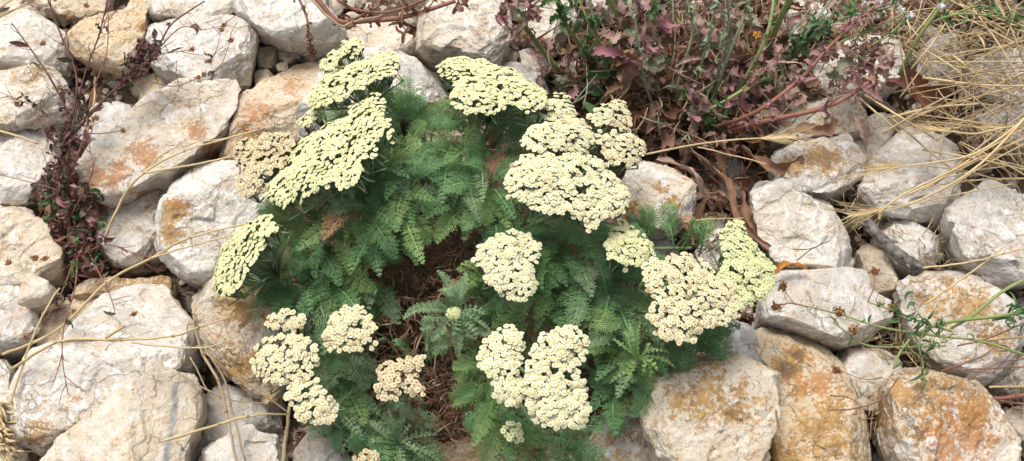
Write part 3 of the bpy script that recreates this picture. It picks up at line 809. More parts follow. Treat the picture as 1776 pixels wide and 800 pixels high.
HEADS = [
 # outline, height, tilt, kind, root
 (dict(kind='lemon', z=.13, tilt=(-.55,.35), root=(700,420), label='largest lemon-cream flower head on the left'),
  [(458,340),(462,318),(500,290),(520,250),(560,222),(600,205),(622,178),(655,166),(672,175),(668,195),(680,215),(677,238),(655,250),(652,270),(625,280),(630,300),(612,325),(600,335),(580,318),(545,335),(520,345),(490,358),(470,352)]),
 (dict(kind='lemon', z=.12, tilt=(-.35,.35), root=(710,330), holes=((595,178,8),)),
  [(532,180),(538,160),(560,142),(575,125),(610,112),(640,100),(685,90),(694,108),(685,128),(650,140),(638,155),(610,165),(585,178),(560,186),(540,195)]),
 (dict(kind='lemon', z=.115, tilt=(-.25,.4), root=(690,300)),
  [(556,118),(560,102),(590,90),(596,75),(615,66),(632,76),(625,95),(600,102),(588,112),(570,125)]),
 (dict(kind='lemon', z=.10, tilt=(-.5,.3), root=(660,330)),
  [(518,222),(522,208),(540,196),(556,192),(560,200),(545,212),(530,226)]),
 (dict(kind='faded', z=.105, tilt=(-.3,.2), root=(640,400), holes=((450,290,7),(478,262,5)), gap=.34, label='faded tan flower head behind the largest one', drop=.12),
  [(408,262),(425,245),(455,236),(480,230),(510,240),(518,252),(495,275),(490,292),(462,312),(455,330),(440,346),(415,338),(410,318),(425,300),(408,285)]),
 (dict(kind='lemon', z=.105, tilt=(-1.0,.35), root=(620,500), label='narrow lemon flower head seen from its side over the rocks', gap=.1),
  [(372,505),(376,470),(392,432),(420,400),(448,380),(470,374),(478,395),(474,412),(450,440),(432,470),(412,505),(390,517)]),
 (dict(kind='lemon', z=.125, tilt=(.05,.40), root=(800,380), holes=((812,158,9),(860,170,6))),
  [(757,115),(775,105),(805,103),(850,110),(870,118),(900,130),(925,145),(948,162),(945,190),(915,196),(890,185),(850,200),(810,197),(785,182),(778,165),(790,145),(765,135)]),
 (dict(kind='cream', z=.115, tilt=(.2,.3), root=(850,380), gap=.24),
  [(940,175),(965,165),(990,172),(996,190),(1000,205),(975,215),(945,210),(935,195)]),
 (dict(kind='cream', z=.13, tilt=(.15,.25), root=(860,420), holes=((980,255,5),)),
  [(905,240),(918,222),(950,215),(980,205),(1010,208),(1030,225),(1032,250),(1012,265),(980,262),(945,270),(915,268),(905,255)]),
 (dict(kind='beige', z=.11, tilt=(.3,.25), root=(900,400), gap=.34, drop=.08, size=1.05),
  [(1015,205),(1030,190),(1055,180),(1080,178),(1092,200),(1098,222),(1085,228),(1060,215),(1035,222)]),
 (dict(kind='beige', z=.115, tilt=(.3,.2), root=(900,410), gap=.36, drop=.1, size=1.05),
  [(1030,245),(1040,228),(1075,230),(1105,235),(1122,258),(1110,278),(1090,292),(1062,285),(1042,270)]),
 (dict(kind='cream', z=.14, tilt=(.1,.15), root=(850,450), holes=((1005,302,13),(1010,338,9),(950,300,5)), label='broad cream flower head with a round gap in it'),
  [(872,322),(885,290),(900,275),(930,268),(985,268),(1020,268),(1050,280),(1062,300),(1085,325),(1092,350),(1080,370),(1045,385),(1022,402),(1005,385),(985,372),(960,375),(935,368),(912,355),(880,345)]),
 (dict(kind='cream', z=.13, tilt=(.1,.1), root=(840,520)),
  [(818,455),(828,430),(850,412),(875,405),(910,403),(938,425),(935,450),(925,470),(932,495),(915,520),(890,523),(865,510),(840,490),(835,470)]),
 (dict(kind='lemon', z=.12, tilt=(.3,.15), root=(930,480)),
  [(1045,430),(1055,405),(1080,382),(1100,400),(1130,420),(1135,440),(1120,462),(1085,464),(1055,450)]),
 (dict(kind='beige', z=.12, tilt=(.2,.1), root=(960,550), gap=.28, holes=((1150,490,6),(1195,520,7),(1215,470,5)), drop=.05),
  [(1112,465),(1130,448),(1165,445),(1185,440),(1215,450),(1240,470),(1262,480),(1298,500),(1290,535),(1268,560),(1240,578),(1215,572),(1205,592),(1180,596),(1150,590),(1135,572),(1120,540),(1140,520),(1118,500)]),
 (dict(kind='green', z=.112, tilt=(.25,.1), root=(1000,550), label='pale green-yellow flower head at the far right of the clump', gap=.1),
  [(1248,400),(1265,382),(1285,388),(1305,420),(1322,440),(1342,460),(1340,500),(1320,525),(1290,535),(1268,540),(1255,510),(1245,480),(1255,455),(1250,430)]),
 (dict(kind='beige', z=.12, tilt=(-.1,.05), root=(700,600), gap=.22),
  [(557,585),(570,555),(590,535),(620,528),(640,540),(655,570),(652,600),(635,612),(605,610),(570,608)]),
 (dict(kind='beige', z=.105, tilt=(-.2,.1), root=(660,620), gap=.26),
  [(462,565),(470,548),(500,540),(530,545),(533,562),(515,575),(490,572),(470,574)]),
 (dict(kind='beige', z=.11, tilt=(-.2,.05), root=(660,630), gap=.3, holes=((500,608,7),(470,640,5)), drop=.06),
  [(437,625),(445,600),(465,585),(500,578),(530,580),(550,605),(552,630),(540,655),(520,672),(490,668),(460,665),(440,645)]),
 (dict(kind='beige', z=.115, tilt=(-.1,0), root=(680,650), gap=.26, drop=.05),
  [(492,690),(500,672),(525,660),(555,655),(565,675),(580,700),(588,718),(570,738),(540,740),(518,728),(508,708)]),
 (dict(kind='faded', z=.11, tilt=(0,0), root=(720,640), gap=.4, holes=((700,655,9),), drop=.08, label='small tan flower head with wilted brown florets', size=1.05),
  [(642,690),(655,665),(650,640),(662,622),(690,625),(715,618),(735,618),(738,640),(720,655),(735,668),(742,685),(720,690),(700,680),(690,695),(660,700)]),
 (dict(kind='cream', z=.14, tilt=(0,0), root=(820,600)),
  [(826,620),(835,590),(860,572),(885,562),(908,578),(912,600),(900,640),(915,665),(905,700),(880,712),(858,690),(852,660),(832,640)]),
 (dict(kind='cream', z=.145, tilt=(.1,-.03), root=(840,610), holes=((960,650,8),(985,655,9)), label='cream two-lobed flower head low at centre'),
  [(920,605),(935,580),(965,570),(1000,565),(1020,590),(1018,615),(1005,640),(1015,660),(1018,690),(1025,715),(1012,740),(985,748),(950,745),(922,725),(912,700),(905,660),(915,630)]),
 (dict(kind='green', z=.10, tilt=(0,0), root=(840,640), size=.95, cl=.010, label='small green budding flower head near the bottom edge'),
  [(870,755),(875,738),(890,730),(905,740),(910,758),(895,770),(880,768)]),
 (dict(kind='faded', z=.09, tilt=(0,-.1), root=(700,700), gap=.3, drop=.1),
  [(612,800),(618,785),(645,778),(660,788),(655,812),(620,818)]),
]
for i, (kw, poly) in enumerate(HEADS):
    kw = dict(kw); root = kw.pop('root')
    flower_head(poly, root_px=root, seed=i * 13, **kw)

def frond(buf, path, L, wmax, rng, fine=1.0, mi=0, fold=.25, curl=.0):
    """feather leaf: midrib with pairs of toothed side leaflets"""
    path = np.asarray(path)
    seg = np.linalg.norm(np.diff(path, axis=0), axis=1); cum = np.concatenate([[0], np.cumsum(seg)]); tot = cum[-1]
    T, S, U = frames(path)
    tw = rng.uniform(-.5, .5)
    S2 = S * math.cos(tw) + U * math.sin(tw); U2 = U * math.cos(tw) - S * math.sin(tw); S, U = S2, U2
    def samp(d):
        return (np.array([np.interp(d, cum, path[:, k]) for k in range(3)]), np.array([np.interp(d, cum, T[:, k]) for k in range(3)]),
                np.array([np.interp(d, cum, S[:, k]) for k in range(3)]), np.array([np.interp(d, cum, U[:, k]) for k in range(3)]))
    V, F = [], []
    def quad(a, b, c, d):
        n = len(V); V.extend((a, b, c, d)); F.append((n, n + 1, n + 2, n + 3))
    # midrib as a thin raised ribbon
    n = len(path)
    for i in range(n - 1):
        w0 = .00075 * (1 - .7 * i / n); w1 = .00075 * (1 - .7 * (i + 1) / n)
        quad(path[i] - S[i] * w0 + U[i] * .0002, path[i] + S[i] * w0 + U[i] * .0002, path[i + 1] + S[i + 1] * w1 + U[i + 1] * .0002, path[i + 1] - S[i + 1] * w1 + U[i + 1] * .0002)
    sp = .0033 / fine
    d = tot * .12
    while d < tot * .985:
        t = d / tot
        prof = min(1, (t - .05) / .3) ** .6 * min(1, (1.02 - t) / .42) ** .75
        for side in (-1, 1):
            p, tt, ss, uu = samp(d + rng.uniform(-.1, .1) * sp)
            l = wmax * prof * rng.uniform(.85, 1.12)
            if l < .0008: continue
            ang = R(rng.uniform(48, 64) - 16 * t)
            dr = ss * side * math.sin(ang) + tt * math.cos(ang) + uu * (fold + rng.uniform(-.12, .12))
            dr /= np.linalg.norm(dr)
            pr = np.cross(uu, dr); pr /= np.linalg.norm(pr) + 1e-9
            wq = .00042 + .0001 * rng.random()
            quad(p, p + dr * l * .5 + pr * wq, p + dr * l, p + dr * l * .5 - pr * wq)
            nl = 2 if l < .005 else 3 if l < .0075 else 4
            for q in range(nl):
                u = (q + .7) / (nl + .6)
                ll = l * .36 * (1 - .35 * u) + .0006
                b = p + dr * l * u
                for s2 in (-1, 1):
                    e = dr * .78 + pr * s2 * .72 + uu * rng.uniform(-.15, .3)
                    ww = pr * .00055 * -s2 + dr * .00055
                    tip = b + e * ll
                    quad(b - ww * .3, b + e * ll * .6 - ww * .5, tip, b + e * ll * .6 + ww * .5)
        d += sp
    buf.add(V, F, mi)

def frond_path(a, b, lift, n=9, droop=0, rng=random):
    a, b = np.array(a), np.array(b)
    m = (a + b) / 2 + np.array((rng.uniform(-.006, .006), rng.uniform(-.006, .006), lift))
    t = np.linspace(0, 1, n)[:, None]
    return (1 - t) ** 2 * a + 2 * t * (1 - t) * m + t * t * b

def shoot(cx, cy, z, n, lpx, a0=0, a1=360, kind=0, seed=0, wid=.0095, fine=1.0, label=None, spread=18, stem_to=None, dz=.0):
    rng = random.Random(seed * 3 + 1)
    b = Buf()
    for i in range(n):
        a = R(a0 + (a1 - a0) * (i + rng.uniform(.1, .9)) / n)
        L = lpx * rng.uniform(.7, 1.15)
        sx, sy = cx + rng.uniform(-spread, spread), cy + rng.uniform(-spread, spread)
        zs = z + rng.uniform(-.012, .006)
        ex, ey = sx + math.cos(a) * L, sy - math.sin(a) * L
        ze = zs + rng.uniform(-.022, .014) + dz
        pa, pb = at(sx, sy, zs - .012), at(ex, ey, max(.012, ze))
        L3 = (pb - pa).length
        mi_ = rng.choice((0, 0, 0, 0, 0, 1, 2, 2)) if rng.random() > .03 else 3
        frond(b, frond_path(pa, pb, .012 + L3 * rng.uniform(.05, .3), rng=rng), L3, wid * rng.uniform(.8, 1.15) * min(1, L3 / .035 + .2), rng, fine, mi_, fold=rng.uniform(.05, .4))
    o = b.build('leafy_shoot', ([M_LEAF, M_LEAF2, M_LEAF3, M_DEAD], [M_LEAF2, M_LEAF, M_LEAF, M_DEAD], [M_LEAF3, M_LEAF, M_LEAF, M_DEAD])[kind], yarrow)
    st = Buf()
    p = at(cx, cy, z - .012)
    rt = at(*(stem_to or (cx + (760 - cx) * .5, cy + (480 - cy) * .5)), .0)
    tube(st, smooth_path([tuple(p), tuple(p.lerp(rt, .5) + Vector((0, 0, .008))), tuple(rt)], 6), .0014, .002, 6)
    st.build('shoot_stem', M_STEM, o)
    if label: o['label'] = label
    return o

SH = [
 # upper left mound
 (690,215,.075,9,85,20,160,0),(650,235,.07,8,90,60,230,0),(735,235,.07,7,75,0,150,0),(705,265,.09,11,90,0,360,0),(620,300,.08,10,90,60,330,0),
 (655,310,.10,11,85,0,360,0),(700,320,.10,10,85,200,400,0),(590,350,.085,11,85,100,340,0),(640,360,.105,12,90,150,400,0),(550,375,.07,9,80,110,290,0),
 (690,370,.10,8,80,200,370,0),(600,400,.09,12,85,170,380,2),(665,420,.09,4,70,230,300,2),(535,400,.06,8,75,150,300,0),(570,440,.075,10,85,150,360,0),
 (500,380,.05,6,60,140,260,0),
 # upper right mound
 (805,235,.07,9,75,20,200,0),(850,225,.075,9,80,0,180,0),(790,275,.075,8,75,60,280,0),(840,280,.09,11,85,0,360,0),(880,260,.08,8,80,-40,140,0),
 (805,330,.085,11,85,90,350,0),(855,330,.095,11,80,0,360,0),(820,370,.08,7,75,200,350,0),(870,385,.085,9,75,130,330,0),(905,230,.07,6,60,0,160,0),
 (740,610,.065,3,55,30,150,1),(700,380,.09,3,70,250,310,2),
 # left-lower dark lobe
 (510,480,.06,9,70,100,290,1),(545,500,.065,9,75,160,330,1),(500,520,.055,8,65,120,300,1),(590,490,.07,9,80,200,350,0),(560,540,.06,8,75,180,340,1),(640,500,.06,7,75,200,330,0),
 (470,470,.055,6,60,90,220,0),
 # right-centre mass
 (905,410,.09,9,80,250,420,0),(950,405,.095,11,95,200,380,0),(930,450,.095,10,95,220,360,2),(985,430,.09,11,90,220,400,0),(1000,480,.085,11,90,150,360,0),
 (1040,450,.075,9,85,-30,160,0),(1050,510,.08,11,95,0,360,0),(960,510,.08,10,85,180,350,0),(1090,490,.07,8,80,-20,200,0),(1010,545,.075,10,85,160,360,0),
 (840,490,.075,5,65,130,220,2),(860,520,.07,8,80,150,320,2),(920,540,.075,8,80,200,340,2),(1080,560,.075,10,85,-60,220,1),(1060,610,.065,11,90,150,380,0),
 (1120,520,.07,8,80,-60,80,0),(1150,600,.065,10,80,-80,120,0),(1190,600,.06,9,75,-90,60,0),(1110,640,.06,10,85,190,360,0),(1140,660,.055,7,60,200,350,0),
 (1065,670,.05,6,75,230,300,0),(1210,570,.065,8,70,-60,60,0),(1170,430,.05,5,60,50,130,0),(1200,430,.055,4,55,70,120,2),(1125,420,.05,4,50,60,120,0),
 # lower centre and bottom
 (610,620,.06,10,85,120,330,1),(630,595,.065,8,75,70,240,1),(560,620,.055,8,75,150,300,1),(600,670,.055,10,85,160,360,0),(640,700,.05,9,80,180,360,1),
 (590,700,.05,8,80,200,330,1),(650,735,.055,7,80,150,300,1),(700,765,.06,8,70,170,400,1),(720,790,.05,8,70,0,360,1),(655,790,.055,10,70,20,200,1),
 (580,660,.05,6,70,180,300,0),(860,690,.075,10,85,170,330,2),(880,740,.07,10,75,190,350,2),(850,640,.07,8,80,140,270,2),(940,765,.065,10,75,180,360,0),(980,760,.06,9,65,240,380,0),
 (900,790,.055,8,65,200,340,0),(820,600,.06,6,60,100,200,0),
]
for i, s_ in enumerate(SH):
    cx, cy, z, n, lp, a0, a1, kd = s_
    shoot(cx, cy, z + .008, n, lp * .92, a0, a1, kd, seed=i + 1)

# woolly grey-green rosettes: strap leaves with finely cut edges round a bud
def rosette(cx, cy, z, n, lpx, label, bud=True, seed=0, wid=.0062, kind=1):
    rng = random.Random(seed)
    b = Buf()
    for i in range(n):
        a = R(i * 137.5 + rng.uniform(-22, 22))
        L = lpx * (.45 + .6 * i / n) * rng.uniform(.75, 1.3)
        pa = at(cx, cy, z - .008 + .0004 * (n - i)); pb = at(cx + math.cos(a) * L, cy - math.sin(a) * L, z + .010 - .022 * i / n)
        L3 = (pb - pa).length
        frond(b, frond_path(pa, pb, rng.uniform(.0, .02), rng=rng), L3, wid * rng.uniform(.7, 1.1), rng, 1.1, 0, fold=.45)
    o = b.build('leaf_rosette', (M_LEAF, M_LEAF2, M_LEAF3)[kind], yarrow)
    o['label'] = label
    if bud:
        u = Buf()
        for k in range(46):
            ph = k * 2.4; rad = .0052 * math.sqrt(k / 46)
            c = at(cx, cy, z + .004) + Vector((math.cos(ph) * rad, math.sin(ph) * rad, .0035 * (1 - (rad / .0056) ** 2)))
            n_ = Vector((math.cos(ph) * rad * 90, math.sin(ph) * rad * 90, 1))
            B = basis(n_, rng); V, F, Mi = FT[k % 9]
            u.add((V * .42) @ B + np.array(c), F, Mi)
        u.build('flower_bud', [*FLOWER_MATS['green'], M_CALYX], o)
    st = Buf(); p = at(cx, cy, z - .005)
    tube(st, [tuple(p), tuple(p + Vector((0, .004, -.03))), tuple(p + Vector((0, .01, -.07)))], .0022, .0024, 7)
    st.build('shoot_stem', M_STEM, o)
rosette(787, 545, .105, 19, 74, 'silvery rosette with a round green bud at its centre', True, 3)
rosette(1108, 622, .112, 15, 58, 'star-shaped rosette of narrow leaves', False, 4, .0026, 2)
rosette(1030, 300 + 280, .08, 12, 60, 'small woolly side rosette', False, 6, .0035, 0)
rosette(690, 770, .075, 14, 70, 'silvery rosette at the bottom edge', False, 8, .004, 1)

# dead brown leaves in the heart of the clump
tb = Buf(); rng = random.Random(9)
heart = [(640,370),(700,340),(800,350),(850,420),(870,520),(860,600),(850,680),(830,770),(700,780),(640,700),(600,640),(620,540),(600,450)]
wide = [(480,440),(560,300),(700,200),(860,190),(1000,300),(1150,420),(1260,560),(1180,660),(1080,730),(960,810),(560,810),(520,640),(470,560)]
k = 0
while k < 3800:
    px, py = rng.uniform(470, 1260), rng.uniform(190, 810)
    core = inside(px, py, heart)
    if not (core or (inside(px, py, wide) and rng.random() < .25)): continue
    k += 1
    z = rng.uniform(.0, .062 if core else .02)
    p = np.array(at(px, py, z)); a = rng.uniform(0, 6.28); l = rng.uniform(.004, .016)
    d = np.array((math.cos(a), math.sin(a), rng.uniform(-.4, .5)))
    q = np.array((-d[1], d[0], 0)) * rng.uniform(-.8, .8)
    pts = [p, p + d * l * .4 + q * l * .3, p + d * l * .7 + q * l * .7, p + d * l * .75 + q * l * 1.1]
    w_ = rng.uniform(.0003, .0008)
    tube(tb, pts, w_, w_ * .4, 3, 1 if rng.random() < .12 else 0)
    if rng.random() < .5:
        for j in range(5):
            c0 = p + d * l * (.15 * j + .1) + q * l * .3 * (.15 * j)
            e = np.array((rng.uniform(-1, 1), rng.uniform(-1, 1), rng.uniform(-.2, .8))) * .0025
            tube(tb, [c0, c0 + e * .6, c0 + e + (0, 0, .0006)], .0004, .0002, 3)
for k in range(80):
    while True:
        px, py = rng.uniform(600, 870), rng.uniform(340, 790)
        if inside(px, py, heart): break
    a = rng.uniform(0, 6.28); l = rng.uniform(30, 90)
    tube(tb, pxpath([(px, py, .03), (px + math.cos(a) * l * .5 + rng.uniform(-9, 9), py + math.sin(a) * l * .5, rng.uniform(.04, .07)), (px + math.cos(a) * l, py + math.sin(a) * l, .03)]), .0009, .0005, 4, 1)
o = tb.build('dead_leaf_tangle', [M_DEAD, M_DEAD2], yarrow)
tag(o, 'curled brown dead leaves in the heart of the clump', kind='stuff')
# ------------------------------------------------------------------ dry grass, weeds and litter
M_STRAW = leafmat('dry_straw', (.50, .36, .16), (.76, .61, .36), .55, .1, 50, (.62, .50, .31))
M_STRAW2 = leafmat('old_straw', (.30, .21, .12), (.56, .44, .28), .7, .1, 50)
M_MAUVE = leafmat('mauve_leaf', (.25, .125, .12), (.56, .38, .35), .75, .25, 70, (.40, .18, .20))
M_PINKTAN = leafmat('pinkish_dry_leaf', (.32, .20, .15), (.56, .41, .33), .75, .2, 70, (.36, .22, .17))
M_BROWN = leafmat('brown_leaf', (.15, .075, .045), (.42, .25, .15), .75, .15, 60, (.22, .10, .055))
M_GREEN = leafmat('weed_leaf', (.06, .14, .05), (.16, .27, .10), .6, .2, 60)
M_DUSTY = leafmat('grey_green_dry_leaf', (.16, .17, .10), (.36, .34, .24), .8, .2, 60)
M_GSTEM = leafmat('green_stalk', (.17, .22, .07), (.33, .36, .14), .55, 0, 60)
M_SILV = leafmat('silvery_stalk', (.20, .25, .14), (.36, .40, .26), .7, .1, 60)
M_RSTEM = leafmat('reddish_stalk', (.16, .06, .04), (.36, .17, .12), .6, 0, 60)
M_DARK = leafmat('dark_purple_leaf', (.075, .032, .034), (.20, .095, .085), .6, .12, 80, (.09, .09, .05))
M_SEED = leafmat('rusty_seed_head', (.24, .11, .045), (.42, .24, .11), .9, 0, 200)
M_YEL = leafmat('small_yellow_petal', (.72, .38, .03), (.8, .52, .08), .6, .1, 200)
M_FLUFF = leafmat('white_down', (.7, .7, .66), (.82, .82, .78), .9, .1, 200)
M_BARK = leafmat('grey_bark', (.04, .033, .028), (.36, .33, .29), .9, 0, 260)

def curl_leaf(buf, p, d, L, W, rng, mi=0, lobes=0, curl=1.0):
    """thin withered blade, edges folded up and ruffled, curling along its length"""
    p = np.array(p, float); d = np.array(d, float); d /= np.linalg.norm(d) + 1e-9
    up = np.array((rng.uniform(-.5, .5), rng.uniform(-.5, .5), 1.0)); sd = np.cross(d, up); sd /= np.linalg.norm(sd) + 1e-9; up = np.cross(sd, d)
    n, m = 15, 5
    th = 0; pos = p.copy(); c1 = rng.uniform(-.32, .32) * curl; c2 = rng.uniform(-.25, .25) * curl; ph = 0
    V = []
    ph0 = rng.uniform(0, 6)
    foldv = rng.uniform(.2, 1.1)
    for i in range(n):
        t = i / (n - 1)
        f = d * math.cos(th) * math.cos(ph) + up * math.sin(th) + sd * math.cos(th) * math.sin(ph)
        u_ = np.cross(np.cross(f, up if abs(math.cos(th)) > .2 else d), f); u_ /= np.linalg.norm(u_) + 1e-9
        s_ = np.cross(f, u_)
        w_ = W * (math.sin(math.pi * min(1, t * .93 + .07)) ** .7)
        if lobes: w_ *= (1.1 if i % 2 else .55) * rng.uniform(.8, 1.2)
        for j in range(m):
            x = (j - 2) / 2
            V.append(pos + s_ * x * w_ * math.cos(foldv * abs(x)) + u_ * (abs(x) * w_ * math.sin(foldv * abs(x)) + .12 * W * math.sin(t * 17 + ph0 + 3 * x) * abs(x)))
        pos = pos + f * L / (n - 1); th += c1 * (1 + t); ph += c2
    buf.add(V, [(i * m + j, i * m + j + 1, (i + 1) * m + j + 1, (i + 1) * m + j) for i in range(n - 1) for j in range(m - 1)], mi)

def rdir(rng, zlo=-.2, zhi=.6):
    a = rng.uniform(0, 6.28); return (math.cos(a), math.sin(a), rng.uniform(zlo, zhi))

def on_path(path, t):
    k = t * (len(path) - 1); i = min(int(k), len(path) - 2); return path[i] + (path[i + 1] - path[i]) * (k - i)

def rand_in(poly, rng):
    xs = [p[0] for p in poly]; ys = [p[1] for p in poly]
    while True:
        x, y = rng.uniform(min(xs), max(xs)), rng.uniform(min(ys), max(ys))
        if inside(x, y, poly): return x, y

def weed(name, label, cat, base_px, stems, seed, mass=None, group=None):
    """stems: (pixel path, r0, r1, stem material, n leaves, leaf L, leaf W, leaf material, lobes)"""
    rng = random.Random(seed)
    root = empty(name, at(*base_px, -.01)); tag(root, label, cat, group)
    for pts, r0, r1, ms, nl, L, W, ml, lob in stems:
        path = pxpath(pts, n=7); th = .68 if name == 'green_wiry_weed' else 1
        b = Buf(); tube(b, path, r0 * th, r1 * th, 7)
        so = b.build('stem', ms, root)
        if nl:
            lb = Buf()
            for i in range(nl):
                t = rng.uniform(.05, 1) ** .8
                p = on_path(path, t); g_ = path[-1] - path[0]; g_ = g_ / np.linalg.norm(g_)
                d = np.array(rdir(rng)) * 1.0 + g_ * .9
                curl_leaf(lb, p, d, L * rng.uniform(.5, 1.2), W * rng.uniform(.6, 1.2), rng, 0, lob)
            lb.build('leaves', ml, so)
    if mass:
        for poly, n, L, W, ml, lob, z0, z1 in mass:
            if W > .004: W *= .85
            lb = Buf()
            for i in range(n):
                x, y = rand_in(poly, rng)
                mj = 0 if rng.random() < .62 else rng.choice((1, 2, 3))
                curl_leaf(lb, at(x, y, rng.uniform(z0, z1)), rdir(rng), L * rng.uniform(.5, 1.3), W * rng.uniform(.5, 1.3), rng, mj if ml is not M_GREEN else 0, lob, 1.3)
            lb.build('withered_leaves', [ml, M_PINKTAN, M_BROWN, M_DUSTY], root)
    return root

weed('thistle_weed', 'leaning weed with thick olive stalk and a mauve leaf tuft at its tip', 'weed', (1015,160), [
  ([(1012,150,.0),(975,128,.03),(935,80,.06),(898,28,.10)], .0030, .0022, M_GSTEM, 0, 0, 0, None, 0),
  ([(1040,150,.0),(1020,95,.05),(985,50,.08),(962,-10,.11)], .0028, .0016, M_GSTEM, 22, .026, .0045, M_GREEN, 5),
  ([(1045,170,.0),(1055,110,.05),(1030,60,.08),(1000,-10,.10)], .0018, .001, M_GSTEM, 12, .022, .004, M_GREEN, 4)], 21,
  [([(860,-20),(925,-20),(925,45),(890,60),(862,35)], 22, .024, .006, M_MAUVE, 4, .085, .11),
   ([(885,70),(950,60),(1010,120),(1000,175),(920,130)], 26, .026, .006, M_MAUVE, 3, .02, .05),
   ([(960,40),(1060,20),(1080,190),(980,190)], 42, .028, .007, M_BROWN, 3, .01, .05)])
weed('thistle_weed', 'weed with two thick green stalks rising among pink and mauve crumpled leaves', 'weed', (1115,165), [
  ([(1112,150,.0),(1110,95,.04),(1085,45,.08),(1045,-20,.12)], .0040, .0026, M_GSTEM, 14, .030, .006, M_PINKTAN, 4),
  ([(1168,150,.01),(1150,100,.05),(1138,60,.08),(1130,-20,.12)], .0022, .0016, M_GSTEM, 14, .018, .0035, M_GREEN, 4),
  ([(1065,180,.01),(1058,140,.04),(1040,80,.07),(1020,-10,.10)], .0016, .001, M_SILV, 8, .02, .003, M_GREEN, 3)], 22,
  [([(1040,0),(1120,-10),(1160,60),(1120,110),(1060,90)], 44, .030, .008, M_MAUVE, 5, .05, .10),
   ([(1080,60),(1130,60),(1140,120),(1090,130)], 18, .034, .007, M_PINKTAN, 5, .06, .09),
   ([(1010,110),(1200,90),(1210,240),(1080,230)], 80, .032, .009, M_BROWN, 2, .0, .045),
   ([(1040,90),(1075,90),(1080,190),(1045,190)], 10, .045, .007, M_GREEN, 0, .03, .05)])
weed('silvery_weed', 'weed of thin silvery green upright stalks between purple leaves', 'weed', (1190,215), [
  ([(1185,225,.01),(1205,150,.05),(1225,80,.09),(1248,-20,.13)], .0015, .0010, M_SILV, 26, .016, .0022, M_SILV, 0),
  ([(1195,215,.01),(1235,150,.05),(1262,70,.09),(1262,-20,.13)], .0014, .0009, M_SILV, 20, .015, .002, M_SILV, 0),
  ([(1200,225,.01),(1235,170,.04),(1270,80,.09),(1310,-20,.12)], .0015, .001, M_SILV, 14, .015, .002, M_SILV, 0),
  ([(1180,215,.01),(1175,150,.05),(1200,60,.08),(1190,-10,.1)], .0012, .0008, M_SILV, 14, .014, .002, M_SILV, 0),
  ([(1150,220,.01),(1120,150,.06),(1105,60,.1),(1095,-20,.12)], .0014, .0009, M_SILV, 18, .015, .0022, M_SILV, 0),
  ([(1240,210,.02),(1290,140,.06),(1330,60,.09),(1345,-20,.1)], .0020, .0012, M_GSTEM, 10, .016, .0022, M_GREEN, 0),
  ([(1160,215,.01),(1230,190,.06),(1300,150,.07),(1345,130,.07)], .0016, .0010, M_GSTEM, 10, .016, .0022, M_GREEN, 0)], 23,
  [([(1180,-10),(1300,-10),(1320,80),(1210,120)], 50, .026, .007, M_PINKTAN, 3, .03, .08),
   ([(1180,80),(1340,80),(1300,210),(1190,230)], 90, .028, .007, M_MAUVE, 3, .01, .06),
   ([(1130,130),(1330,110),(1330,230),(1150,260)], 80, .030, .008, M_PINKTAN, 2, .0, .045),
   ([(1200,150),(1300,150),(1290,230),(1200,230)], 22, .022, .004, M_GREEN, 0, .02, .05)])
o = weed('pale_stalked_weed', 'weed with a pale yellow-green stalk crossing the top edge and a leafy green side shoot', 'weed', (1320,120), [
  ([(1312,130,.01),(1330,90,.04),(1350,40,.08),(1380,-20,.12)], .0034, .0026, M_GSTEM, 4, .02, .003, M_GREEN, 0),
  ([(1345,130,.02),(1385,85,.06),(1440,40,.085),(1560,8,.10)], .0016, .0008, M_SILV, 28, .022, .0026, M_GREEN, 0),
  ([(1345,135,.02),(1375,95,.05),(1405,50,.08),(1440,0,.09)], .0014, .0008, M_SILV, 14, .020, .003, M_GREEN, 3)], 24,
  [([(1260,10),(1440,-10),(1420,90),(1300,130)], 60, .028, .006, M_PINKTAN, 3, .0, .05),
   ([(1260,-10),(1360,-10),(1340,60),(1270,60)], 40, .030, .008, M_BROWN, 2, .0, .04)])
weed('trailing_red_weed', 'trailing weed with long reddish stalks running up to the right over the cream slab', 'weed', (1215,235), [
  ([(1220,228,.02),(1310,195,.07),(1390,135,.085),(1440,80,.09),(1520,8,.10)], .0020, .0011, M_RSTEM, 26, .018, .003, M_MAUVE, 3),
  ([(1230,235,.02),(1320,212,.065),(1420,190,.075),(1470,168,.08),(1510,140,.085)], .0024, .0015, M_RSTEM, 10, .02, .004, M_MAUVE, 2),
  ([(1225,225,.02),(1270,170,.06),(1330,120,.08),(1360,85,.09)], .0013, .0008, M_RSTEM, 16, .02, .004, M_PINKTAN, 3)], 25,
  [([(1240,150),(1420,110),(1400,190),(1260,235)], 60, .032, .006, M_PINKTAN, 4, .02, .06),
   ([(1440,100),(1530,90),(1530,165),(1450,160)], 40, .024, .006, M_PINKTAN, 3, .06, .085),
   ([(1470,80),(1520,90),(1500,150),(1475,140)], 22, .024, .005, M_MAUVE, 3, .06, .085),
   ([(1180,200),(1400,190),(1340,262),(1180,262)], 60, .032, .007, M_BROWN, 2, .0, .045)])
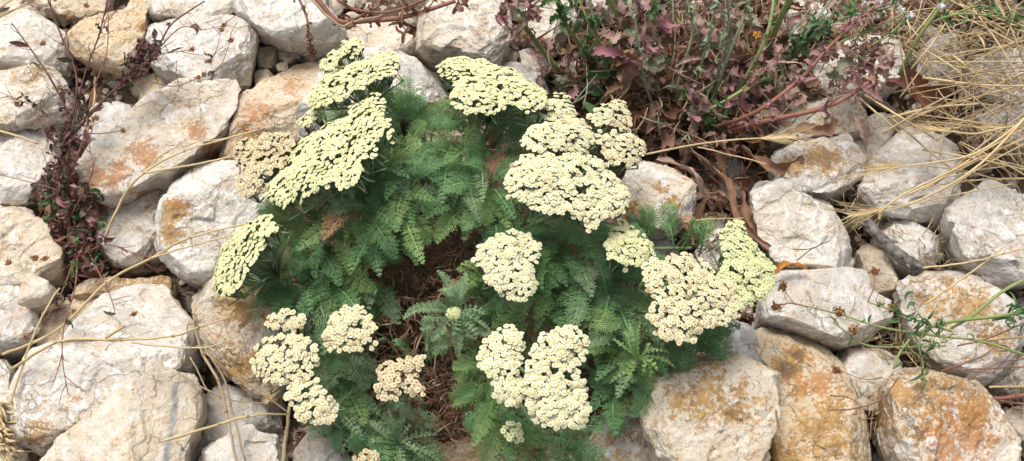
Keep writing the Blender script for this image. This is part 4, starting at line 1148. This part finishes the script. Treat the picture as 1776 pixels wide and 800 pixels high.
g6 = weed('wiry_green_weed', 'thin green stalks with tiny white tufts crossing the straw at top right', 'weed', (1560,110), [
  ([(1560,130,.04),(1590,70,.07),(1625,20,.09),(1650,-15,.1)], .0018, .0013, M_GSTEM, 0, 0, 0, None, 0),
  ([(1450,120,.06),(1500,85,.08),(1540,62,.085),(1572,30,.09)], .0010, .0007, M_GSTEM, 6, .012, .0015, M_GREEN, 0),
  ([(1410,95,.06),(1470,68,.08),(1530,45,.085),(1570,22,.09)], .0010, .0007, M_GSTEM, 6, .012, .0015, M_GREEN, 0),
  ([(1600,45,.08),(1660,25,.09),(1720,28,.09),(1800,36,.09)], .0010, .0009, M_GSTEM, 14, .014, .0016, M_GREEN, 0),
  ([(1640,30,.085),(1700,10,.09),(1740,30,.09),(1800,60,.085)], .0009, .0007, M_GSTEM, 8, .012, .0016, M_GREEN, 0)], 26)
fb = Buf(); rng = random.Random(2)
for cx_, cy_ in ((1563,16),(1578,27),(1526,4),(1632,12)):
    c = np.array(at(cx_, cy_, .098))
    for k in range(40):
        d = np.array(rdir(rng, -.6, 1)); d /= np.linalg.norm(d)
        tube(fb, [c, c + d * .0034], .0005, .0003, 3)
fb.build('tuft', M_FLUFF, g6)
yf = Buf(); c = np.array(at(1312, 62, .10))
for k in range(22):
    a = k * 2.4; d = np.array((math.cos(a), math.sin(a), .5 + .03 * k)); curl_leaf(yf, c, d, .0042, .0009, rng, 0, 0, .6)
tube(yf, [c, c + (0, -.004, -.01), np.array(at(1305, 100, .05))], .0006, .0006, 4)
o = yf.build('yellow_flower', M_YEL); tag(o, 'tiny orange-yellow flower among the mauve leaves at the top', 'flower')

# dry stems and strands running through the weeds
sb = Buf(); rng = random.Random(64)
WPOLY = [(900,0),(1540,-10),(1500,150),(1330,255),(1150,260),(990,190)]
for k in range(330):
    x, y = rand_in(WPOLY, rng); a = R(rng.gauss(60, 45)); l = rng.uniform(25, 85); z = rng.uniform(.0, .065)
    tube(sb, pxpath([(x, y, z), (x + l * .5 * math.cos(a) + rng.uniform(-8, 8), y - l * .5 * math.sin(a), z + .01), (x + l * math.cos(a), y - l * math.sin(a), z + rng.uniform(-.01, .015))], n=4), rng.uniform(.0004, .0011), .0004, 4, rng.choice((0, 0, 1, 2, 3, 4)))
o = sb.build('dry_weed_stems', [M_STRAW2, M_RSTEM, M_GSTEM, M_SILV, M_PINKTAN]); tag(o, 'tangle of thin dry weed stems and strands between the purple weeds', 'dry stems', kind='stuff')

# left: dark wiry weed with round seed heads
def bead(buf, c, r, rng, mi=0):
    V = []; k = 7
    for j in range(5):
        ph = math.pi * (j + .5) / 5
        for i in range(k):
            a = 2 * math.pi * i / k; q = r * rng.uniform(.8, 1.15)
            V.append((c[0] + q * math.sin(ph) * math.cos(a), c[1] + q * math.sin(ph) * math.sin(a), c[2] + q * math.cos(ph) * .8))
    F = [(j * k + i, (j + 1) * k + i, (j + 1) * k + (i + 1) % k, j * k + (i + 1) % k) for j in range(4) for i in range(k)]
    F += [tuple(range(k))[::-1], tuple(4 * k + i for i in range(k))]
    buf.add(V, F, mi)
rng = random.Random(31)
dw = empty('dark_wiry_weed', at(120, 420, -.01)); tag(dw, 'dark purple wiry weed with rusty seed heads growing between the left rocks', 'weed')
DS = [
 ([(115,430,.01),(100,340,.05),(108,260,.07),(128,190,.08),(132,130,.085),(105,60,.09),(78,-15,.10)], .0019),
 ([(125,400,.01),(118,300,.06),(130,200,.08),(150,120,.09),(172,60,.1),(190,-15,.11)], .0014),
 ([(130,230,.07),(165,190,.08),(205,150,.085),(245,120,.09),(275,80,.095),(300,40,.1),(355,2,.105)], .0016),
 ([(120,200,.07),(95,150,.08),(60,95,.085),(20,40,.085)], .0013),
 ([(118,320,.05),(145,240,.075),(160,160,.085),(185,90,.095),(188,0,.1)], .001),
 ([(135,215,.07),(190,165,.08),(240,140,.085),(300,150,.085),(345,135,.09)], .0009),
 ([(225,130,.085),(270,98,.09),(333,86,.095)], .0007),
 ([(250,115,.09),(310,50,.1),(350,52,.1),(388,44,.1)], .0007),
 ([(110,290,.06),(70,190,.06),(35,175,.06),(0,160,.06)], .0008),
 ([(110,270,.06),(140,235,.075),(175,232,.08),(205,228,.08)], .0010),
 ([(105,300,.06),(60,200,.06),(20,178,.06)], .0006),
 ([(120,380,.03),(160,300,.07),(155,250,.075),(165,200,.08)], .0008),
 ([(100,330,.05),(60,318,.05),(20,308,.05),(-10,300,.05)], .0007),
 ([(135,440,.03),(130,500,.06),(112,560,.08),(108,620,.09),(118,682,.09)], .0009),
 ([(150,430,.03),(175,480,.06),(190,510,.07),(200,545,.085)], .0008),
 ([(130,445,.03),(110,500,.07),(85,545,.07),(45,590,.06)], .0007),
 ([(145,440,.04),(185,425,.06),(235,440,.07),(262,446,.07)], .0007),
 ([(355,110,.09),(372,95,.095),(384,52,.1)], .0006),
 ([(350,130,.085),(380,118,.09),(400,70,.1)], .0006),
]
for pts, r in DS:
    path = pxpath(pts, n=8); b = Buf(); lb = Buf()
    tube(b, path, r * .75, r * .35, 5)
    L_ = np.linalg.norm(np.diff(path, axis=0), axis=1).sum()
    for k in range(int(L_ / .008)):
        t = rng.random(); p = on_path(path, t); g_ = path[-1] - path[0]; g_ = g_ / np.linalg.norm(g_)
        d = np.array(rdir(rng)) + g_ * .8
        if rng.random() < .45:
            l = rng.uniform(.005, .018); q = p + d * l * .5 + np.array((0, 0, .002)); tube(b, [p, q, q + d * l * .5 + np.array(rdir(rng)) * .003], .0004, .00022, 3)
        elif rng.random() < (.9 if t < .55 else .3): curl_leaf(lb, p, d, rng.uniform(.006, .015), rng.uniform(.0012, .0026), rng)
    so = b.build('stem', M_RSTEM if r < .0012 else M_DARK, dw)
    if lb.n: lb.build('leaves', M_DARK, so)
lb = Buf()
NDP = 240
DPOLY = [(60,330),(110,280),(150,300),(175,350),(180,440),(170,470),(130,475),(90,420)]
for k in range(NDP):
    x, y = rand_in(DPOLY, rng); curl_leaf(lb, at(x, y, rng.uniform(.0, .055)), rdir(rng), rng.uniform(.007, .018), rng.uniform(.0015, .0036), rng, rng.choice((0, 0, 0, 1, 2, 3)))
for k in range(70):
    x = rng.gauss(112, 16); y = rng.uniform(150, 330); curl_leaf(lb, at(x + (y < 230) * 18, y, rng.uniform(.03, .08)), rdir(rng), rng.uniform(.006, .014), rng.uniform(.001, .0026), rng, 0)
for k in range(60):
    t = rng.random(); curl_leaf(lb, at(225 + 40 * t + rng.gauss(0, 9), 135 - 55 * t + rng.gauss(0, 8), rng.uniform(.08, .09)), rdir(rng), rng.uniform(.007, .014), rng.uniform(.0015, .003), rng, 0)
lb.build('foliage', [M_DARK, M_BROWN, M_MAUVE, M_GREEN], dw)
for x, y in ((122,30),(96,-2),(388,44),(384,52),(401,70),(345,134),(353,129),(363,106),(333,86),(167,205),(213,227),(103,152),(45,585),(60,448),(78,448),(15,455),(128,540),(232,545),(150,10),(75,75),(62,447)):
    b = Buf(); c = at(x, y, .095 if y < 400 else .075); bead(b, c, .0021, rng)
    for q in range(9):
        d = np.array(rdir(rng, -.2, .8)); tube(b, [np.array(c), np.array(c) + d * .0032], .0005, .0002, 3)
    b.build('seed_head', M_SEED, dw)

# top: reddish dry stems
rs = empty('dry_reddish_twig', at(600, 30, .03)); tag(rs, 'reddish brown dry stems with curled leaf scraps lying along the top centre edge', 'twig')
for pts, r in (([(540,-20,.09),(562,15,.085),(590,38,.08),(640,36,.08),(700,30,.085),(790,2,.09)], .0028), ([(585,0,.09),(620,18,.085),(680,20,.085),(760,-10,.09)], .0016),
               ([(600,40,.08),(650,15,.085),(690,-15,.09)], .0013), ([(690,30,.085),(740,15,.09),(760,-15,.09)], .001), ([(690,30,.085),(700,48,.08),(712,60,.075)], .0007), ([(790,-10,.09),(803,20,.085)], .0008)):
    path = pxpath(pts, n=7); b = Buf(); tube(b, path, r, r * .6, 6); so = b.build('stem', M_RSTEM, rs)
    lb = Buf()
    for k in range(9): curl_leaf(lb, on_path(path, rng.random()), rdir(rng), rng.uniform(.007, .016), .002, rng)
    lb.build('leaves', M_BROWN, so)
hs = Buf(); path = pxpath([(515,-10,.09),(532,30,.085),(537,70,.075),(545,100,.06)], n=7); tube(hs, path, .0012, .0008, 5)
for k in range(26): curl_leaf(hs, on_path(path, rng.random() ** .6), rdir(rng), rng.uniform(.004, .009), .0016, rng, 1)
o = hs.build('dry_flower_spike', [M_RSTEM, M_BROWN]); tag(o, 'brown dried flower spike hanging over the long white rock at the top', 'twig')

# traced dry stalks on the left
def stalk(label, paths, mat=M_STRAW, group='dry stalks lying over the rocks', name='dry_stalk', cat='dry stalk'):
    b = Buf()
    for pts, r0, r1 in paths:
        pth = pxpath(pts, n=12); pth = pth + .0007 * np.stack([fbm(pth * 120, 3), fbm(pth * 120, 8), fbm(pth * 120, 5)], 1); tube(b, pth, r0 * .72, r1 * .72, 6)
        for p in pts[1:-1]:
            c = at(p[0], p[1], p[2]); bead(b, c, r0 * .9, rng)
    o = b.build(name, mat); tag(o, label, cat, group)
stalk('long forked dry stalk from the left edge up across the ochre stone to the plant', [([(5,615,.05),(100,572,.07),(185,490,.085),(262,448,.09),(330,412,.10),(430,388,.10)], .0016, .0010), ([(262,448,.09),(340,424,.10),(430,400,.10)], .0011, .0008)])
stalk('pale dry stalk rising from the lower left corner beside the biggest rock', [([(18,700,.06),(42,625,.07),(75,545,.08),(104,500,.08)], .0013, .0009)])
stalk('dry stalk lying straight across the biggest white rock', [([(20,640,.065),(105,592,.088),(210,590,.092),(300,583,.09),(345,568,.085),(450,535,.08)], .0015, .0009), ([(228,594,.092),(330,603,.09),(388,594,.085),(450,560,.08)], .0010, .0006), ([(110,592,.088),(160,590,.09),(215,588,.092)], .0016, .0014)])
stalk('short broken straw leaning on the biggest white rock', [([(183,586,.095),(216,566,.10)], .0013, .0015)])
stalk('forked dry stalk crossing the lower end of the diagonal slab', [([(182,410,.06),(215,340,.075),(250,300,.085),(320,262,.09),(450,225,.09)], .0015, .0009), ([(250,300,.085),(300,258,.09),(420,235,.09)], .0010, .0007), ([(250,300,.085),(348,284,.09),(400,273,.09),(470,270,.09)], .0012, .0008)])
stalk('short thick pale straw on the slab edge at the far left', [([(-10,224,.065),(65,248,.06)], .0016, .0012)])
stalk('pale stalk lying over the shadowed gap above the bottom crest rock', [([(285,764,.08),(380,736,.07),(430,722,.07),(500,718,.06)], .0015, .0009)])
stalk('bundle of tan stalks dropping into the gap beside the stained rock', [([(335,555,.06),(352,615,.05),(378,660,.05),(392,715,.05),(412,810,.05)], .0016, .0012), ([(345,590,.05),(385,650,.05),(400,700,.05),(425,800,.05)], .0011, .0009), ([(340,600,.05),(420,660,.05),(500,715,.04)], .0009, .0007), ([(310,650,.06),(390,690,.05),(460,700,.04)], .0009, .0006), ([(330,620,.06),(370,690,.05),(430,735,.05)], .0008, .0006)], M_STRAW2)
stalk('tan stalk standing below the beige flower head at the bottom', [([(490,810,.05),(497,750,.05),(503,700,.04)], .0022, .0018)], M_STRAW2)
stalk('pale straws in the top left corner', [([(-10,35,.07),(48,4,.07)], .0014, .0012), ([(-10,20,.075),(35,-10,.075)], .0012, .001), ([(-10,28,.08),(52,8,.07)], .0009, .0008)])
stalk('thin pale stalk standing between diagonal slab and dark weed', [([(165,135,.04),(162,190,.055),(150,240,.06)], .0011, .0009)])
stalk('thin straw with a kink over the reddish stems at the top', [([(525,-20,.09),(560,20,.09),(590,45,.085),(612,38,.085),(660,28,.085)], .0018, .0012)], M_STRAW2)
b = Buf()
for k in range(34):
    x0, y0 = rng.uniform(-15, 10), rng.uniform(690, 790); l = rng.uniform(25, 60); a = R(rng.uniform(-70, 20))
    tube(b, pxpath([(x0, y0, .02), (x0 + l * .5 * math.cos(a), y0 - l * .5 * math.sin(a), .05), (x0 + l * math.cos(a), y0 - l * math.sin(a), .035)], n=4), .0009, .0005, 4)
o = b.build('straw_bundle', M_STRAW); tag(o, 'bundle of dry straw in the bottom left corner', 'straw')

# right: straw tangle
def straw_px(b, x, y, a, l, z, rng, r=.0009, mi=0, bend=.045):
    x1, y1 = x + l * math.cos(a), y - l * math.sin(a)
    mx, my = (x + x1) / 2 + rng.uniform(-bend, bend) * l, (y + y1) / 2 + rng.uniform(-bend, bend) * l
    tube(b, pxpath([(x, y, z), (mx, my, z + rng.uniform(0, .02)), (x1, y1, z + rng.uniform(-.02, .012))], n=5), r, r * .6, 4, mi)
b = Buf(); rng = random.Random(77)
SP = [(1575,-30),(1830,-30),(1830,300),(1700,280),(1600,210),(1560,120),(1540,40)]
for k in range(430):
    x, y = rand_in(SP, rng); straw_px(b, x, y, R(rng.choice((rng.gauss(15, 18), rng.gauss(-50, 22), rng.gauss(60, 30)))), rng.uniform(30, 110), rng.uniform(-.005, .06), rng, rng.uniform(.0003, .0009), rng.choice((0, 1, 1)))
for poly, n in (([(1560,400),(1650,395),(1680,480),(1590,470)], 90), ([(1440,330),(1560,350),(1540,420),(1470,400)], 70), ([(1480,560),(1620,590),(1600,640),(1460,610)], 80), ([(1440,30),(1570,20),(1560,120),(1440,110)], 90),
                ([(1330,600),(1350,700),(1345,790),(1320,760)], 14), ([(1700,640),(1800,640),(1800,790),(1740,700)], 60), ([(1480,690),(1560,700),(1540,790),(1500,760)], 30), ([(1370,30),(1470,50),(1440,140),(1340,120)], 50)):
    for k in range(n):
        x, y = rand_in(poly, rng); straw_px(b, x, y, R(rng.gauss(20, 50)), rng.uniform(20, 60), rng.uniform(-.005, .02), rng, rng.uniform(.00025, .0006), rng.choice((0, 1)))
o = b.build('dry_grass', [M_STRAW, M_STRAW2]); tag(o, 'tangle of fine dry grass among the rocks at right', 'dry grass', kind='stuff')
SL = [((1540,200),(1700,330),.0012),((1500,165),(1620,240),.0014),((1600,85),(1690,150),.0010),((1640,40),(1690,100),.0012),((1650,95),(1690,130),.0013),((1600,135),(1790,150),.0014),((1530,232),(1690,145),.0013),((1540,205),(1700,180),.0014),
      ((1580,120),(1640,40),.0012),((1720,-10),(1776,110),.0016),((1760,50),(1800,80),.0012),((1690,175),(1800,100),.0012),((1620,320),(1800,180),.0015),((1600,330),(1790,215),.0013),((1570,340),(1780,235),.0012),((1680,270),(1800,265),.0013),
      ((1600,260),(1800,300),.0012),((1490,170),(1560,230),.0013),((1560,215),(1700,160),.0012),((1695,60),(1710,100),.0014),((1560,10),(1580,80),.0012),((1610,100),(1560,170),.0010),((1700,20),(1776,45),.0010),((1680,5),(1776,150),.0009)]
for k, (p, q, r) in enumerate(SL):
    bb = Buf(); z = rng.uniform(.06, .085)
    mx, my = (p[0] + q[0]) / 2 + rng.uniform(-6, 6), (p[1] + q[1]) / 2 + rng.uniform(-6, 6)
    tube(bb, pxpath([(p[0], p[1], z - .01), (mx, my, z + .006), (q[0], q[1], z - .004)], n=7), r * .72, r * .5, 6)
    oo = bb.build('straw', M_STRAW if k % 3 else M_STRAW2); tag(oo, 'loose straw lying on top of the dry grass tangle at upper right', 'straw', 'loose straws at upper right')

for k in range(46):
    bb = Buf(); y0 = rng.uniform(-20, 330); a = R(180 + rng.gauss(-2, 17)); l = rng.uniform(110, 250); z = rng.uniform(.05, .085); x0 = rng.uniform(1730, 1830)
    x1, y1 = x0 + l * math.cos(a), y0 - l * math.sin(a); r = rng.uniform(.0005, .0009)
    pth = pxpath([(x0, y0, z), ((x0 + x1) / 2, (y0 + y1) / 2 + rng.uniform(-7, 4), z + .008), (x1, y1, z - .008)], n=7)
    tube(bb, pth, r, r * .6, 5)
    oo = bb.build('straw', M_STRAW if k % 4 else M_STRAW2); tag(oo, 'loose straw lying on top of the dry grass tangle at upper right', 'straw', 'loose straws at upper right')

def ear(bb, p, d, L, rng, mi=0):
    p = np.array(p); d = np.array(d); d /= np.linalg.norm(d); sd = np.cross(d, (0, 0, 1)); sd /= np.linalg.norm(sd)
    for i in range(16):
        c = p + d * L * i / 16
        for s in (-1, 1):
            e = d * .9 + sd * s * rng.uniform(.25, .45) + np.array((0, 0, rng.uniform(-.1, .25)))
            tube(bb, [c, c + e * .004, c + e * .008], .0008, .0002, 4, mi)
            tube(bb, [c + e * .006, c + e * .018, c + e * rng.uniform(.026, .036) + np.array((0, 0, rng.uniform(-.004, .006)))], .00022, .0001, 3, mi)
for lb_, pts, r in (('long straw with a bristly ear arching down to the left over the rounded rock', [(1800,190,.09),(1700,262,.10),(1620,282,.09),(1568,288,.085)], .0013),
                    ('straw with a bristly ear lying over the brown leaves above the ochre-banded rock', [(1120,268,.07),(1200,252,.08),(1270,243,.08),(1320,240,.08)], .0012),
                    ('straw with a short ear hanging beside the upper right tangle', [(1800,215,.085),(1740,222,.09),(1690,232,.085),(1650,228,.08)], .0012),
                    ('straw whose ear points to the bottom of the tall white rock', [(1800,180,.09),(1700,285,.10),(1600,345,.085),(1535,362,.08)], .0014)):
    path = pxpath(pts, n=8); bb = Buf(); tube(bb, path, r * .75, r * .5, 6)
    ro = bb.build('bearded_straw', M_STRAW); tag(ro, lb_, 'grass stalk', 'dry grass stalks with ears')
    eb = Buf(); ear(eb, path[-1], path[-1] - path[-4], .026, rng); eb.build('ear', M_STRAW, ro)
for lb_, pts, r in (('curved pale stalk over the foot of the rounded rock', [(1525,380,.08),(1535,360,.085),(1600,320,.09),(1800,230,.09)], .0013),
                    ('thin pale stalk from the dark twig towards the right edge', [(1600,465,.07),(1680,455,.08),(1740,440,.09),(1800,425,.09)], .0011),
                    ('straight pale stalk across the ochre-topped rock', [(1605,527,.075),(1680,475,.08),(1740,430,.085)], .0010),
                    ('thin straw running from the right flower head towards the knobbly stone', [(1185,385,.06),(1240,380,.065),(1290,378,.06)], .0008),
                    ('thin straw under the bearded straw beside the brown leaves', [(1210,255,.07),(1270,270,.07),(1330,285,.07)], .0009),
                    ('small straw standing against the large cream block', [(1345,710,.09),(1352,745,.07),(1370,770,.06)], .0010),
                    ('pale straw across the red stems at the right edge', [(1700,590,.06),(1740,588,.065),(1800,583,.065)], .0016),
                    ('lower pale straw at the right edge above the red stems', [(1715,672,.05),(1750,671,.05),(1800,668,.05)], .0012)):
    stalk(lb_, [(pts, r, r * .7)])
stalk('reddish dry stems crossing the right edge above the rusty corner rock', [([(1640,640,.06),(1700,640,.065),(1800,635,.06)], .0009, .0007), ([(1725,690,.06),(1760,688,.06),(1800,684,.06)], .0018, .0016), ([(1735,695,.055),(1800,706,.055)], .0014, .0013),
   ([(1660,600,.07),(1720,585,.075),(1776,560,.07)], .0008, .0006), ([(1630,645,.06),(1700,620,.07),(1740,600,.07),(1800,640,.06)], .0007, .0006), ([(1680,660,.06),(1730,630,.07),(1800,620,.06)], .0006, .0005)], M_RSTEM, name='reddish_stem')
stalk('thin dark branched twig on the tall white rock', [([(1375,433,.08),(1410,430,.08),(1432,415,.085)], .0007, .0005), ([(1382,452,.07),(1410,430,.08),(1440,417,.085)], .0006, .0004)], M_BARK, name='thin_twig', cat='twig')
stalk('wiry brown stems with a dead flower between the small rock and the orange-brown rock', [([(1435,712,.06),(1490,708,.065),(1530,690,.07),(1560,655,.08)], .0008, .0006), ([(1440,686,.06),(1470,690,.065),(1495,705,.07)], .0006, .0005), ([(1530,655,.07),(1500,658,.07),(1450,640,.06)], .0006, .0004)], M_RSTEM, name='wiry_twig', cat='twig')

gw = weed('green_wiry_weed', 'sprawling green wiry weed with dried flowers over the ochre-topped rock', 'weed', (1790,480), [
  ([(1800,475,.09),(1740,505,.095),(1690,545,.09),(1650,570,.085)], .0020, .0014, M_GSTEM, 0, 0, 0, None, 0),
  ([(1790,540,.085),(1720,550,.09),(1640,560,.09),(1590,580,.085),(1562,610,.08),(1550,640,.075)], .0019, .0012, M_GSTEM, 4, .012, .0012, M_GREEN, 0),
  ([(1790,620,.08),(1700,592,.085),(1620,582,.085),(1530,568,.085),(1455,545,.085),(1392,530,.085)], .0014, .0008, M_GSTEM, 10, .012, .0010, M_GREEN, 0),
  ([(1650,575,.085),(1600,560,.09),(1560,542,.09),(1505,524,.09)], .0011, .0007, M_GSTEM, 16, .013, .0011, M_GREEN, 0),
  ([(1640,600,.08),(1560,602,.08),(1500,598,.08),(1460,570,.085),(1445,560,.085)], .0010, .0007, M_GSTEM, 6, .012, .0010, M_GREEN, 0),
  ([(1625,560,.085),(1595,590,.085),(1600,630,.08),(1608,678,.08)], .0010, .0007, M_GSTEM, 10, .013, .0011, M_GREEN, 0),
  ([(1392,530,.085),(1370,526,.085),(1345,532,.085)], .0008, .0006, M_RSTEM, 0, 0, 0, None, 0),
  ([(1505,524,.09),(1515,500,.09),(1517,475,.09)], .0007, .0005, M_RSTEM, 0, 0, 0, None, 0),
  ([(1380,530,.085),(1365,510,.085),(1360,498,.085)], .0005, .0004, M_RSTEM, 0, 0, 0, None, 0)], 41,
  [([(1570,520),(1600,520),(1590,560),(1560,560)], 12, .016, .0012, M_GREEN, 0, .085, .095), ([(1750,525),(1800,520),(1800,570),(1755,560)], 26, .016, .0012, M_GREEN, 0, .085, .095), ([(1600,560),(1650,560),(1640,600),(1590,600)], 22, .012, .0010, M_GREEN, 0, .08, .09)])
for x, y in ((1345,533),(1358,497),(1455,543),(1480,572),(1517,472),(1547,535),(1450,642)):
    bb = Buf(); c = at(x, y, .088); bead(bb, c, .0028, rng)
    for q in range(14): curl_leaf(bb, c, rdir(rng, -.2, .9), .0055, .0011, rng)
    bb.build('dried_flower', M_SEED, gw)

# brown leaf strips and fallen leaves
def strip(label, pts, W, mat, seed, group='dead leaf strips', cat='dead leaf', name='dead_leaf'):
    W *= .68; rg = random.Random(seed); path = pxpath(pts, n=9); T, S, U = frames(path); n = len(path); V = []; m = 7
    ph = rg.uniform(0, 6)
    for i in range(n):
        t = i / (n - 1); w_ = W * rg.uniform(.82, 1.15) * (.35 + .65 * math.sin(math.pi * (t * .85 + .1))) * (1 + .22 * math.sin(t * 19 + ph)); tw = .9 * math.sin(t * 5 + ph)
        s_ = S[i] * math.cos(tw) + U[i] * math.sin(tw); u_ = U[i] * math.cos(tw) - S[i] * math.sin(tw)
        for j in range(m):
            x = (j - 3) / 3; V.append(path[i] + s_ * x * w_ + u_ * (w_ * .75 * x * x + .10 * W * math.sin(t * 31 + 2.6 * x + ph)))
    bb = Buf(); bb.add(V, [(i * m + j, i * m + j + 1, (i + 1) * m + j + 1, (i + 1) * m + j) for i in range(n - 1) for j in range(m - 1)])
    o = bb.build(name, mat); tag(o, label, cat, group)
strip('long reddish brown leaf strip curving down between the knobbly stone and the tall white rock', [(1196,262,.05),(1235,292,.055),(1262,325,.05),(1278,370,.045),(1305,405,.04),(1335,430,.04)], .0052, M_BROWN, 1)
strip('pinkish leaf strip beside the long reddish brown one', [(1140,275,.04),(1180,290,.05),(1205,305,.05),(1222,340,.035)], .0048, M_PINKTAN, 2)
strip('broad brown leaf strip hanging below the bearded straw', [(1285,255,.05),(1320,285,.045),(1360,290,.04),(1395,275,.045)], .007, M_BROWN, 3)
strip('brown leaf strip against the left of the tall white rock', [(1285,330,.03),(1290,370,.03),(1310,400,.03),(1335,435,.03)], .0065, M_BROWN, 4)
strip('dark brown leaf strip in the gap behind the right flower head', [(1190,400,.01),(1210,380,.02),(1225,350,.02)], .0085, M_BROWN, 5)
strip('orange-brown leaf on the gap above the crisp wedge rock', [(1338,470,.05),(1365,462,.055),(1400,466,.05)], .0052, leafmat('orange_leaf', (.36, .13, .03), (.55, .26, .07), .6, .2, 60), 6)
strip('smooth broad red-brown leaf in the hollow left of the straw tangle', [(1535,150,.03),(1580,150,.035),(1620,170,.03),(1650,195,.02)], .016, leafmat('red_brown_leaf', (.16, .065, .035), (.24, .105, .06), .5, .1, 25), 7)
strip('dark crumpled leaf draped over the wavy cream slab', [(1352,238,.06),(1395,228,.065),(1435,222,.065),(1448,205,.07)], .0075, M_BROWN, 8)
strip('pinkish leaf hanging at the tip of the ochre-banded rock', [(1480,205,.07),(1498,225,.065),(1500,262,.05)], .0055, M_PINKTAN, 9)
strip('pale tan curled leaf behind the broad cream flower head', [(1068,165,.05),(1085,145,.06),(1105,130,.07),(1120,150,.065)], .0065, M_PINKTAN, 10)
strip('brown leaf lying on the soil beside the green side of the cream block', [(1060,715,.05),(1085,700,.05),(1100,690,.05)], .0040, M_BROWN, 11)
strip('crumpled tan leaf at the bottom edge between plant and shaded rock', [(835,775,.05),(860,765,.06),(885,780,.055)], .0065, M_PINKTAN, 12)

twb = Buf(); path = pxpath([(1498,378,.05),(1520,405,.055),(1545,430,.06),(1572,452,.06),(1590,470,.05)], n=14); path = path + .0018 * np.stack([fbm(path * 90, 3), fbm(path * 90, 8), fbm(path * 90, 5)], 1)
tube(twb, path, .0034, .0050, 18)
ee = twb.v[0][-18:]; ec = ee.mean(0); twb.v[0][-18:] = ec + (ee - ec) * np.random.default_rng(4).uniform(.15, .75, (18, 1))
tw = twb.v[0]; twb.v[0] = tw + (.0016 * fbm(tw * (160, 160, 160), 4, 3) + .0009 * facets(tw * 300, 9))[:, None] * np.array((.6, .6, .8))
for k in range(5):
    p = on_path(path, .15 + .17 * k); d = np.array(rdir(rng)); tube(twb, [p, p + d * .007, p + d * .011], .0018, .0008, 5)
o = twb.build('grey_twig', M_BARK); tag(o, 'thick weathered grey-brown twig between the small white rocks at right', 'twig')

lb = Buf(); rng = random.Random(123)
LP = [([(960,60),(1560,-10),(1500,160),(1330,260),(1330,460),(1200,440),(1100,290),(980,190)], 1000, 0, .022), ([(60,250),(180,250),(190,470),(90,480)], 160, 0, .02), ([(0,-10),(1776,-10),(1776,800),(0,800)], 2600, 0, .0)]
for poly, n, _, zz in LP:
    k = 0
    while k < n:
        x, y = rand_in(poly, rng); k += 1
        if zz == .0 and (any(inside(x, y, q) for q in rocks_px) or 480 < x < 1200 and 250 < y < 740): continue
        p = at(x, y, rng.uniform(-.016, .0 + zz)); 
        if rng.random() < .6: curl_leaf(lb, p, rdir(rng, -.1, .3), rng.uniform(.007, .022), rng.uniform(.002, .005), rng, rng.choice((0, 0, 1)))
        else:
            d = np.array(rdir(rng, -.1, .2)); l = rng.uniform(.01, .035); tube(lb, [np.array(p), np.array(p) + d * l * .5 + (0, 0, .002), np.array(p) + d * l], .0006, .0004, 4, rng.choice((2, 3, 3)))
o = lb.build('leaf_litter', [M_BROWN, M_PINKTAN, M_STRAW2, M_RSTEM]); tag(o, 'brown leaf litter and twig bits in the gaps between the rocks', 'leaf litter', kind='stuff')
